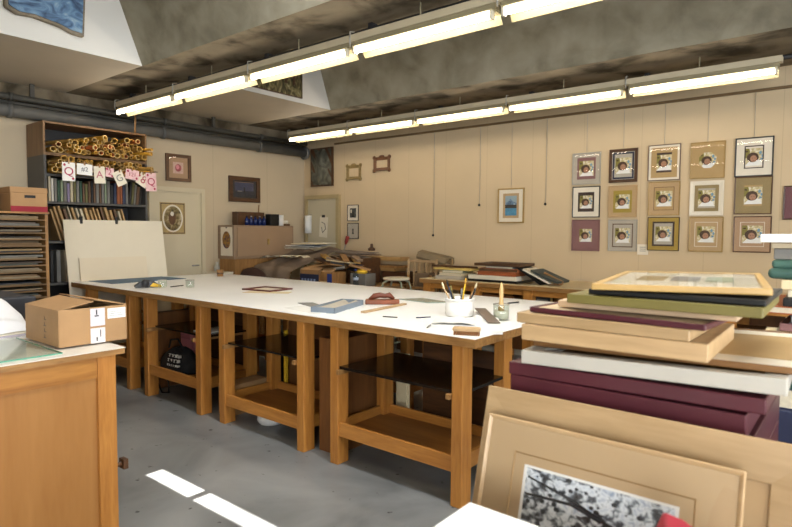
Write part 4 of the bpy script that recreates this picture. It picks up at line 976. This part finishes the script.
BX(.13, .22, -.003, -.001, .0, .15).build('blue_panel', BLUEB, t); BX(.0, .13, -.003, -.001, .0, .05).build('print', CREAM, t); BX(.005, .215, -.09, 0, 0, .004, rot=(R(-150), 0, 0), org=(0, 0, 0)).build('flap', CARD, t, loc=(0, 0, .17))
for i, (x, y, z0, rx, rz, mm, lab) in enumerate(((-5.80, 5.30, 1.01, .1, .2, CARD, 'brown board offcut tipped over the dark blue box'), (-5.62, 5.34, 1.04, -.12, -.25, W_TAN, 'wooden offcut tipped across the two printed boxes'), (-5.70, 5.42, 1.08, .08, .5, CARDD, 'dull card offcut at the top of the printed boxes'),
                                                     (-5.50, 5.42, 1.10, -.1, .1, CREAM, 'cream card offcut above the printed boxes'), (-5.80, 5.47, 1.105, .0, -.3, W_DARK, 'dark wooden offcut next to the brown cloth'))):
    tag(BX(-.04, .34, -.05, .14, 0, .014).build('offcut', mm, loc=(x, y, z0), rot=(rx, .06*(i-2), rz)), lab, 'offcut')
JC = [W_TAN, CARDD, W_DARK, NAVY, GOLD2, LG2, BLACK, CARD, DUSK, W_DARK, IVORY, GOLD3, DGREY, W_TAN]
for i in range(22):
    x = -5.82+.036*i+random.uniform(-.02, .02); y = 5.50+random.uniform(-.04, .08); L = random.uniform(.16, .34)
    tag(BX(-L/2, L/2, -.03, .05, 0, random.uniform(.012, .03)).build('jumbled_offcut', JC[i % 14], loc=(x, y, .98+.035*(i % 5)+random.uniform(0, .02)), rot=(random.uniform(-.25, .25), random.uniform(-.3, .3), random.uniform(-.7, .7))),
        'narrow offcut jumbled among others behind the printed boxes', 'offcut', 'jumbled offcuts behind the printed boxes')
# bottle, yellow duster, red-handled tool
t = thing('plastic_bottle', 'clear plastic water bottle standing in front of the heap', 'bottle', (-4.96, 5.33, .802))
MB().lathe([(0, 0), (.034, 0), (.036, .02), (.033, .07), (.036, .12), (.033, .15), (.014, .19), (.013, .205), (0, .205)], n=16).build('body', clear('bottle_plastic', 'D8E4EC', .15, .1), t)
MB().lathe([(.0, .2), (.016, .2), (.016, .222), (0, .222)], n=12).build('cap', BLUEB, t); MB().lathe([(.0345, .08), (.0365, .08), (.0365, .115), (.0345, .115)], n=16).build('label', mat('water_label', 'A8B8CC', .5, .1), t)
tag(MB().ball((0, 0, 0), .07, 12, 7, (1.3, 1, .5)).build('duster', YELLOW, loc=(-5.02, 5.5, .975)), 'yellow duster lying behind the water bottle', 'duster')
tag(carton('carton', 'grey tub under the yellow duster', 'box', (-5.14, 5.42, .802), 0, .26, .2, .155, GREY), 'grey tub under the yellow duster', 'tub')
t = thing('tool', 'red handled tool standing up out of the heap beside the small pale print', 'tool', (-6.14, 6.3, 1.12), (0, .35, 0))
MB().tube([(0, 0, 0), (0, 0, .2)], .008, 6).build('shaft', STEEL, t); MB().tube([(0, 0, .19), (0, 0, .23), (0, 0, .32)], [.012, .026, .03], 8).build('handle', mat('dull_red_handle', '8A3028', .5, .1), t)
tag(BX(-6.22, -5.90, 6.22, 6.36, .001, 1.118).build('crate', W_DARK), 'dark crate behind the heap that holds the red handled tool', 'crate')
tag(MB().lathe([(0, 0), (.05, 0), (.055, .03), (.02, .05), (.02, .09), (0, .1)], n=12).build('jug', W_DARK, loc=(-5.42, 6.15, 1.225)), 'small dark pot on top of the big sheets near the wall', 'pot')
# long boards by the wall
WB = wood('long_board_pale', 'B8945E', '94703E', 'X', 2, .5)
for i, (x0, L, y, z0, th, d, mm, lab) in enumerate(((-4.66, .56, 6.02, .96, .04, .26, WB, 'pale board lowest of the three boards jutting out by the gallery wall'), (-4.70, .66, 6.0, 1.002, .035, .28, W_TAN, 'brown board between the two pale boards by the gallery wall'), (-4.68, .66, 6.04, 1.10, .05, .22, WB, 'pale board uppermost of the boards jutting out by the gallery wall'))):
    tag(BX(-.75, L-.55, 0, d, 0, th).build('timber_board', mm, loc=(x0-.25, y, z0), rot=(0, 0, .02*(i-1)), bevel=.003), lab, 'board')
tag(BX(-5.12, -4.72, 6.03, 6.31, .801, .958).build('crate', W_DARK), 'dark crate under the long boards by the gallery wall', 'crate')
# stools
STOOL = mat('pale_grey_tube', '9AA088', .4, .1)
def stool(lab, loc, rz, seatm, h=.70):
    t = thing('stool', lab, 'stool', loc, (0, 0, rz), 'stools stacked behind the white table')
    MB().lathe([(0, 0), (.15, 0), (.165, .012), (.165, .024), (.15, .032), (0, .032)], (0, 0, h), 22).build('seat', seatm, t)
    for k in range(4):
        a = PI/4+k*PI/2; MB().tube([(.10*math.cos(a), .10*math.sin(a), h), (.165*math.cos(a), .165*math.sin(a), h-.03), (.19*math.cos(a), .19*math.sin(a), h-.10), (.22*math.cos(a), .22*math.sin(a), 0)], .011, 8).build('leg', STOOL, t)
    m = MB(); m.tube([(.205*math.cos(2*PI*k/20), .205*math.sin(2*PI*k/20), .25) for k in range(21)], .008, 6); m.build('foot_ring', STOOL, t)
    return t
stool('stool with a wooden seat, lower of the two in the stack behind the white table', (-4.40, 5.36, 0), 0, W_BEIGE, .80)
stool('stool with a pale seat, upper of the two in the stack behind the white table', (-4.36, 5.40, 0.115), .25, PAGE, .80)
stool('stool with a reddish wooden seat nearest the far side table', (-4.24, 5.05, .0), .2, mat('reddish_seat', 'A8703E', .5, .1))
# folding wooden chairs stacked with padded backs
def fold_chair(lab, loc, rz, k):
    t = thing('folding_chair', lab, 'chair', loc, (0, 0, rz), 'folded wooden chairs by the gallery wall')
    for x in (-.2, .17): BX(x, x+.03, 0, .02, 0, .98, rot=(-.12, 0, 0), org=(0, 0, 0)).build('front_leg', W_BEIGE, t)
    for x in (-.16, .13): BX(x, x+.03, .02, .045, 0, .78, rot=(.10, 0, 0), org=(0, 0, .4)).build('rear_leg', W_TAN, t)
    BX(-.17, .17, .115, .135, .925, .96).build('backrest', W_BEIGE, t, bevel=.006)
    for x in (-.12, -.04, .05): BX(x, x+.025, .09, .105, .5, .95).build('back_slat', W_BEIGE, t)
    BX(-.09, .09, .07, .095, .42, .80, rot=(-.05, 0, 0)).build('seat', mat('worn_seat_cloth', '6A5640', .7, .2, 10), t, bevel=.008)
    for z in (.25, .6): BX(-.17, .17, .035, .055, z, z+.03).build('stretcher', W_TAN, t)
    return t
for i in range(3): fold_chair(['folded wooden chair nearest in the leaning row by the gallery wall', 'folded wooden chair in the middle of the leaning row by the gallery wall', 'folded wooden chair closest to the gallery wall in the leaning row'][i], (-4.28+.02*i, 5.76+.13*i, .18), [.3, .1, -.1][i], i)
tag(BX(-4.58, -4.05, 5.70, 6.34, .0, .178).build('platform', W_DARK), 'low dark platform under the folded chairs', 'platform')
# rolled brown padding lying on the chairs
m = MB(); m.prism([(-.1, 0), (-.115, .03), (-.09, .09), (0, .115), (.09, .09), (.115, .03), (.1, 0), (.085, .03), (.06, .07), (0, .085), (-.06, .07), (-.085, .03)], -.22, .22, 'X')
tag(m.build('padded_cover', mat('grey_brown_cover', '7A6A50', .7, .15, 8), loc=(-4.26, 6.06, 1.115), rot=(0, .17, .05)), 'grey brown curved cover slumped over the folded chairs', 'cover')

# ------------------------------------------------------------------ far side table by the gallery wall
fx0, fx1, fy0, fy1, fh = -4.03, 1.6, 5.42, 6.37, .955
t = thing('side_table', 'long brown table with pale top along the gallery wall', 'table', (0, 0, 0))
BX(fx0, fx1, fy0, fy1, fh-.05, fh-.006).build('tabletop', W_EDGE, t, bevel=.002); BX(fx0, fx1, fy0+.005, fy1, fh-.006, fh).build('top_surface', mat('buff_top', 'C8B48C', .4, .05, 3), t)
for x in (fx0+.03, -3.35, -2.72, -1.9, -.9, .2, 1.4):
    for y in (fy0+.04, fy1-.14): BX(x, x+.10, y, y+.09, 0, fh-.05).build('leg', W_LEG, t)
BX(fx0+.05, fx1-.05, fy0+.06, fy0+.08, fh-.11, fh-.05).build('rail', W_RAILX, t); BX(fx0+.05, fx1-.05, fy0+.06, fy1-.1, .62, .65).build('shelf', W_SHELF, t); BX(fx0+.05, fx1-.05, fy1-.12, fy1-.10, .1, .9).build('back_panel', ST, t)
zt = fh+.001
tag(BX(-3.27, -2.86, 5.52, 5.54, .651, .82).build('stored_board', ST, rot=(0, 0, 0)), 'brown board standing on the shelf of the far side table', 'board')
picture('small dark framed picture standing on the shelf of the far side table', (-2.55, 5.56, .755), (0, 0, 0), .22, .2, .018, .02, GOLDF, [(.19, .17, .12, .11, DGREY)], dark_scene([(-.06, .06, -.055, .055, GREY, 0)]))
for i, (z0, th, mm, lab) in enumerate(((.651, .05, MAROON, 'dark red album lowest on the shelf of the far side table'), (.702, .05, BLACK, 'thick black binder in the middle of the shelf stack of the far side table'), (.753, .035, GREY, 'grey folder on the shelf stack of the far side table'), (.789, .045, BLACK, 'black binder uppermost on the shelf stack of the far side table'))):
    t = thing('binder', lab, 'binder', (-2.28, 5.45+.01*i, z0)); BX(0, .40, 0, .3, 0, th).build('cover', mm, t, bevel=.004); BX(.01, .39, -.0005, .29, .008, th-.008).build('pages', GREY if mm is BLACK else CREAM, t)
# stack on it: flat frames, boxes, portfolio
def flat(name, lab, x0, x1, y0, y1, z0, th, mm, rz=0, cat='board', grp=None, pages=None):
    t = thing(name, lab, cat, ((x0+x1)/2, (y0+y1)/2, z0), (0, 0, rz), grp); w, d = x1-x0, y1-y0
    if pages is None: BX(-w/2, w/2, -d/2, d/2, 0, th).build('body', mm, t, bevel=.003)
    else:
        m = MB(); m.box(-w/2, w/2, -d/2, d/2, 0, .004); m.box(-w/2, w/2, -d/2, d/2, th-.004, th); m.box(w/2-.004, w/2, -d/2, d/2, 0, th); m.build('cover', mm, t)
        BX(-w/2+.005, w/2-.005, -d/2+.006, d/2-.006, .004, th-.004).build('pages', pages, t)
    return t
flat('portfolio', 'black portfolio at the bottom of the book stack on the far side table', -3.42, -2.82, 5.5, 5.92, zt, .025, BLACK, cat='portfolio')
flat('flat_box', 'white flat box on the black portfolio on the far side table', -3.41, -2.83, 5.5, 5.9, zt+.026, .045, OFFW, cat='box')
flat('book', 'rust brown book, lower of two on the white flat box', -3.31, -2.84, 5.52, 5.88, zt+.072, .04, RUST, cat='book', pages=RUST)
flat('book', 'rust brown book, upper of two on the white flat box', -3.30, -2.83, 5.53, 5.89, zt+.113, .036, mat('rust_light', 'A8623A', .6, .1), .03, 'book', pages=BRNF)
flat('book', 'grey book under the dark frame on the rust books', -3.22, -2.88, 5.55, 5.85, zt+.15, .022, GREY, -.04, 'book', pages=PAGE)
t = thing('picture_frame', 'dark brown frame lying on top of the book stack on the far side table', 'frame', (-3.08, 5.72, zt+.174), (R(-90), 0, .05))
MB().ring(.54, .40, .44, .30, -.03, 0, y2=-.015).build('moulding', W_DARK, t, bevel=.003); BX(-.22, .22, -.006, 0, -.15, .15).build('backing_board', mat('faded_brown', '7A6250', .6, .1), t)
for i, (x, z0, ry, mm, lab) in enumerate(((-2.77, zt+.004, -.55, BLACK, 'dark book slumped against the book stack'), (-2.69, zt+.004, -.42, OFFW, 'white edged folder slumped beside the dark book'), (-2.60, zt+.004, -.36, mat('dark_slate', '3E4440', .6, .1), 'dark slate folder slumped beyond the white edged one'))):
    tag(BX(-.16, .16, -.15, .15, 0, .02).build('folder', mm, loc=(x+.06, 5.7, z0+.075), rot=(0, -ry, 0)), lab, 'folder')
t = thing('picture_frame', 'narrow brown frame resting against the slumped folders', 'frame', (-2.50, 5.68, zt+.04), (0, R(25), .2)); MB().ring(.22, .1, .16, .05, -.03, 0).build('moulding', W_TAN, t, bevel=.002); BX(-.08, .08, -.004, 0, -.025, .025).build('backing_board', CARDD, t)
flat('flat_box', 'pale grey box on the far side table next to the folded chairs', -3.86, -3.52, 5.50, 5.85, zt, .04, GRYM, .05, 'box')
flat('book', 'cream book on the pale grey box next to the folded chairs', -3.82, -3.50, 5.52, 5.82, zt+.041, .03, CREAM, -.08, 'book', pages=PAGE)
flat('book', 'sage book on the cream book next to the folded chairs', -3.80, -3.53, 5.54, 5.82, zt+.072, .03, mat('sage_cover', '8A8C74', .6, .1), .1, 'book', pages=PAGE)
flat('folder', 'yellow folder bridging the book pile next to the folded chairs', -3.93, -3.42, 5.56, 5.9, zt+.103, .02, mat('pale_yellow_folder', 'C8AE62', .6, .08), -.02, 'folder')
flat('wood_strip', 'dark wooden strip on the yellow folder', -4.05, -3.43, 5.70, 5.74, zt+.124, .022, W_DARK, 0, 'strip')

# ------------------------------------------------------------------ pile at the right, further back
t = plain_table('tool_stand', 'wooden stand that carries the tall pile of books and cloth by the right edge', -.36, .6, 2.45, 3.05, .75, W_TAN, W_TAN)
pl = [(-.225, .5, 0, .115, NAVY, 'navy box', 'box', None), (-.235, .5, .116, .075, NAVY, 'dark navy album', 'album', PAGE), (-.25, .45, .192, .075, GREEN, 'dark green box file', 'file', None), (-.275, .42, .268, .045, GREEN, 'green album', 'album', CREAM), (-.305, .35, .314, .032, CREAM, 'cream book', 'book', PAGE),
      (-.24, .45, .347, .02, mat('brown_wrapper', '7A5A4A', .6, .1), 'brown folder', 'folder', None), (-.24, .5, .368, .03, OFFW, 'white paper block', 'paper', None), (-.22, .5, .40, .028, MAUVE, 'mauve folder', 'folder', None), (-.20, .5, .43, .03, DGREY, 'charcoal book', 'book', GREY), (-.275, .35, .461, .028, RUST, 'rust orange book', 'book', PAGE),
      (-.22, .5, .49, .03, BLACK, 'black folder', 'folder', None), (-.20, .5, .522, .025, PAGE, 'buff paper block', 'paper', None)]
for i, (x0, x1, z0, th, mm, nm, cat, pg) in enumerate(pl):
    flat(nm.replace(' ', '_') if False else cat.replace(' ', '_'), '%s in the tall pile by the right edge' % nm, x0, x1, 2.47+.008*(i % 3), 2.95, .751+z0, th, mm, [.02, -.03, .015, -.02][i % 4], cat, pages=pg)
zc = .751+.549
flat('paper_stack', 'cream paper stack under the folded teal cloth by the right edge', -.23, .4, 2.5, 2.9, zc, .035, CREAM, .02, 'papers')
t = thing('folded_cloth', 'folded teal cloth on the tall pile by the right edge', 'cloth', (.05, 2.7, zc+.036))
BX(-.32, .3, -.2, .2, 0, .04).build('lower_fold', TEAL, t, bevel=.018, seg=4); BX(-.31, .3, -.19, .19, .038, .07).build('upper_fold', mat('teal_upper', '476A5E', .7, .12), t, bevel=.014, seg=4)
flat('flat_box', 'grey green box on the folded teal cloth', -.255, .4, 2.52, 2.88, zc+.107, .04, GREY, 0, 'box')
flat('mount_board', 'beige board under the white board at the top of the tall pile', -.265, .4, 2.5, 2.9, zc+.148, .02, mat('beige_b', 'B8A88C', .6, .05), .02, 'board')
flat('foam_board', 'thick white board at the very top of the tall pile by the right edge', -.285, .5, 2.45, 2.95, zc+.169, .03, WHITE, -.03, 'board')

# ------------------------------------------------------------------ foreground pile of frames
t = plain_table('low_table', 'low wooden table under the foreground pile of frames', -.82, .72, 1.06, 2.15, .62, W_TAN, W_LEG)
zq = .621
def lying(lab, x0, x1, y0, y1, z0, th, fm, face=None, fwid=.045, rz=0, glass=False, tilt=0, art=None, name='picture_frame', grp='frames lying in the foreground pile'):
    w, d = x1-x0, y1-y0
    t = thing(name, lab, 'frame', ((x0+x1)/2, (y0+y1)/2, z0), (R(-90), tilt, rz), grp)
    MB().ring(w, d, w-2*fwid, d-2*fwid, -th, 0, y2=-th+.002).build('moulding', fm, t, bevel=.003)
    BX(-w/2+fwid*.8, w/2-fwid*.8, -.008, -.003, -d/2+fwid*.8, d/2-fwid*.8).build('backing_board', CARDD, t)
    if face: BX(-w/2+fwid*.9, w/2-fwid*.9, -th+.004, -th+.008, -d/2+fwid*.9, d/2-fwid*.9).build('mount', face, t)
    if art: art(t, -th+.0035, w, d)
    if glass: BX(-w/2+fwid*.8, w/2-fwid*.8, -th+.0005, -th+.0025, -d/2+fwid*.8, d/2-fwid*.8).build('glass', GLASS, t)
    return t
Y0 = 1.42
DM = mat('deep_maroon_side', '40181F', .4, .12)
zz = zq
for i in range(5):
    lying('%s dark maroon frame from the bottom of the foreground pile' % nth(i), -.735+.006*i, -.17, Y0+.03+.005*(i % 2), 1.98, zz, .0855, DM, None, .05); zz += .0862
zz = 1.053
lying('thick maroon frame just above the leaning frames in the pile', -.741, -.18, Y0, 1.98, zz, .058, MAROON, None, .05)
lying('slim maroon frame under the white one in the pile', -.745, -.145, Y0-.002, 2.0, 1.115, .034, MAROON, None, .05, tilt=-.012)
GWH = mat('grey_white_frame', 'B0ABA0', .45, .05)
lying('grey white frame in the middle of the pile', -.712, -.118, Y0-.004, 1.98, 1.156, .036, GWH, None, .045, .03, tilt=-.025)
lying('brown edged frame with cream mount sticking out to the right of the pile', -.70, .06, Y0+.05, 2.02, 1.196, .016, wood('walnut_frame', '7E5830', '5E3E1E', 'X', 3, .4), IVORY, .014, .0, tilt=-.025, art=lambda t, y, w, d: BX(-w/2+.1, w/2-.1, y-.0015, y, -d/2+.1, d/2-.1).build('print', TANM, t))
lying('deep pale wooden frame in the pile, rotated towards the camera', -.712, -.262, Y0+.0, 1.80, 1.211, .043, W_PALE, OFFW, .05, .02)
lying('pale wooden frame with a raw edge above the deep one', -.727, -.295, Y0+.005, 1.84, 1.2545, .028, W_BEIGE, CREAM, .045, -.01)
lying('slim maroon edged frame showing its pale back in the pile', -.69, -.25, Y0+.015, 1.83, 1.283, .015, MAROON, mat('pale_back', 'BCA684', .6, .06), .012, -.07)
flat('wood_sheet', 'pale pinkish board under the olive frame in the pile', -.645, -.22, 1.5, 1.86, 1.2985, .018, mat('pale_ply', 'B89C7C', .6, .06), .02, 'board')
lying('olive frame in the pile below the topmost glazed frame', -.60, -.165, Y0+.03, 1.83, 1.317, .024, OLIVE, OLIVE, .04, .02)
flat('dark_gap_filler', 'black filler for the dark gap between the olive frame and the topmost frame', -.55, -.16, 1.47, 1.83, 1.3415, .014, BLACK, .01, 'board')  # added filler: the shaded gap between the frames is put in as black
def topart(t, y, w, d):
    m = MB()
    for i, (a, b_) in enumerate(((-.115, -.045), (-.03, .04), (.055, .12))): m.use([KHAKI, GREY, mat('pale_green', '8E9A80', .6, .2, 20)][i]).box(a, b_, y-.001, y, -.09, .09)
    m.build('print', None, t)
lying('topmost pale gold frame of the pile with glass over a white mount', -.579, -.193, 1.47, 2.047, 1.360, .016, wood('yellow_pine', 'BC9A5C', 'A68248', 'X', 3, .4), OFFW, .02, .157, True, -.021, topart)

# leaning frames in front of the pile
def leaning(lab, xc, w, h, ytop, ztop, lean, fwid, fd, fm, inner=None):
    zbot = ztop-h*math.cos(lean)
    t = thing('leaning_frame', lab, 'frame', (xc, ytop-h*math.sin(lean), zbot), (-lean, 0, 0), 'frames leaning on the foreground pile')
    m = MB(); m.ring(w, h, w-2*fwid, h-2*fwid, -fd, 0, y2=-fd+.006); m.v = [(a, b_, c+h/2) for a, b_, c in m.v]; m.build('moulding', fm, t, bevel=.003)
    BX(-w/2+fwid*.8, w/2-fwid*.8, -.007, -.002, fwid*.8, h-fwid*.8).build('backing_board', CARDD, t)
    return t, h
ln = R(15)
t, h = leaning('large leaning frame with wide flat pale moulding behind the tree print', -.405, .73, .46, 1.375, 1.082, ln, .085, .024, W_BEIGE)
BX(-.29, .29, -.011, -.008, .08, .40).build('mount', mat('warm_mount', 'A4865E', .6, .05), t)
t, h = leaning('leaning frame with a snowy tree print under glass, nearest in the foreground', -.443, .566, .415, 1.297, 1.034, ln, .011, .018, W_PALE)
MT = mat('buff_mount', 'B0946E', .6, .03, 3)
m = MB(); m.ring(.55, .399, .400, .262, -.0115, -.007, y2=-.0105); m.v = [(a, b_, c+.2075) for a, b_, c in m.v]; m.build('outer_mount', MT, t)
m = MB(); m.ring(.404, .266, .396, .258, -.0125, -.008, y2=-.0095); m.v = [(a, b_, c+.2075) for a, b_, c in m.v]; m.build('bevel_line', mat('bevel_brown', 'A07E50', .6, .05), t)
m = MB(); m.ring(.398, .260, .345, .217, -.010, -.007); m.v = [(a, b_, c+.2075) for a, b_, c in m.v]; m.build('inner_mount', MT, t)
m = MB(); m.ring(.347, .219, .331, .205, -.0095, -.007); m.v = [(a, b_, c+.2075) for a, b_, c in m.v]; m.build('white_edge', WHITE, t)
TREE = blotch('snowy_tree_print', [(.34, '24262A'), (.43, '50545A'), (.49, '9AA2A8'), (.56, 'DCE0E2'), (.74, '8E9CB0')], 55, 10, .5, (1, 1, 1.1), .5)
BX(-.168, .168, -.0085, -.007, .104, .311).build('print', TREE, t)
m = MB(); random.seed(3)
m.tube([(-.16, -.009, .29), (-.06, -.009, .268), (.04, -.009, .235), (.15, -.009, .20)], [.002, .004, .005, .007], 6)
m.tube([(-.16, -.009, .25), (-.05, -.009, .256), (.02, -.009, .24)], [.003, .004, .006], 6)
for q in range(46):
    u = random.uniform(-.16, .14); c = .29-(u+.16)*.29
    z0 = c+random.uniform(-.06, .06)
    if .115 < z0 < .31: m.ball((u, -.009, z0), random.uniform(.002, .0055), 6, 4, (1.3, .15, 1))
m.v = [(a, max(-.0100, min(-.008, b_)), c) for a, b_, c in m.v]
m.build('print_branches', mat('ink_branches', '2A2B2E', .6, .2, 40), t)
BX(-.274, .274, -.0155, -.0135, .009, .406).build('glass', GLASS, t)

# white-topped bench nearest the camera, and a red box on it
t = thing('packing_bench', 'white topped bench corner nearest the camera', 'bench', (0, 0, 0))
BX(-.625, .9, .1, 1.027, .905, .93).build('top_board', LAMIN, t, bevel=.002)
for x in (-.58, .82):
    for y in (.14, .92): BX(x, x+.06, y, y+.06, 0, .905).build('leg', W_LEG, t)
BX(-.52, .82, .95, .97, .8, .905).build('rail', W_RAILX, t)
t = thing('red_bundle', 'dark red pointed folded cloth on the white bench in front of the tree print', 'cloth', (-.21, .965, .9305), (0, 0, .3))
m = MB(); m.prism([(-.045, 0), (-.04, .055), (-.018, .117), (.012, .108), (.06, .075), (.085, .05), (.09, 0)], -.035, .035, 'Y'); m.build('fold', RED, t, bevel=.006, seg=3)
m = MB(); m.prism([(-.03, 0), (-.025, .05), (.0, .085), (.06, .055), (.075, 0)], -.05, -.036, 'Y'); m.build('outer_fold', mat('red_dark', '8E1226', .6, .1), t, bevel=.004)

# ------------------------------------------------------------------ light
def area(name, loc, rot, sx, sy, power, col):
    l = bpy.data.lights.new(name, 'AREA'); l.shape = 'RECTANGLE'; l.size = sx; l.size_y = sy; l.energy = power; l.color = col
    o = bpy.data.objects.new(name, l); C.objects.link(o); o.location = loc; o.rotation_euler = rot
    return o
# daylight through the two windows behind the camera (just outside the panes, facing in)
area('window_daylight', (2.0, YF-.35, 1.85), (R(80), 0, 0), 2.6, 1.85, 330, (.90, .95, 1.0))
area('window_daylight', (XR+.4, .4, 1.85), (R(80), 0, R(90)), 6.4, 1.85, 560, (.90, .95, 1.0))
area('skylight_daylight', ((-2.9+.9)/2, 2.12, 3.94), (0, 0, 0), 3.7, .46, 135, (.95, .98, 1.0))
sun = bpy.data.lights.new('sun', 'SUN'); sun.energy = 32; sun.angle = R(.3); sun.color = (1, .96, .9)
so = bpy.data.objects.new('sun', sun); C.objects.link(so)
dvec = Vector((-1.43, 0, -3.95)).normalized()
so.rotation_euler = dvec.to_track_quat('-Z', 'Y').to_euler()
w = bpy.data.worlds.new('sky'); bpy.context.scene.world = w; w.use_nodes = True
bg = w.node_tree.nodes['Background']; bg.inputs[0].default_value = (.75, .86, 1, 1); bg.inputs[1].default_value = 1.2

# ------------------------------------------------------------------ camera
cam = bpy.data.cameras.new('camera'); co = bpy.data.objects.new('camera', cam); C.objects.link(co)
f_px, yaw, pit, rol = 577.8, .67989, .055598, .006712
fwd = Vector((-math.sin(yaw)*math.cos(pit), math.cos(yaw)*math.cos(pit), -math.sin(pit)))
r0 = fwd.cross(Vector((0, 0, 1))).normalized(); u0 = r0.cross(fwd)
r1 = r0*math.cos(rol)+u0*math.sin(rol); u1 = -r0*math.sin(rol)+u0*math.cos(rol)
M = Matrix((r1, u1, -fwd)).transposed().to_4x4(); M.translation = Vector((0, 0, 1.5)); co.matrix_world = M
cam.sensor_width = 36; cam.lens = 36*f_px/792; cam.clip_start = .05
cam.dof.use_dof = True; cam.dof.focus_distance = 4.2; cam.dof.aperture_fstop = 4.0
scn = bpy.context.scene
scn.camera = co
scn.view_settings.view_transform = 'Standard'; scn.view_settings.look = 'None'; scn.view_settings.gamma = 1
scn.view_settings.use_curve_mapping = False
scn.view_settings.exposure = -0.06
scn.cycles.use_denoising = True
scn.cycles.max_bounces = 7; scn.cycles.diffuse_bounces = 5; scn.cycles.sample_clamp_indirect = 4; scn.cycles.caustics_reflective = False; scn.cycles.caustics_refractive = False
scn.cycles.use_light_tree = True
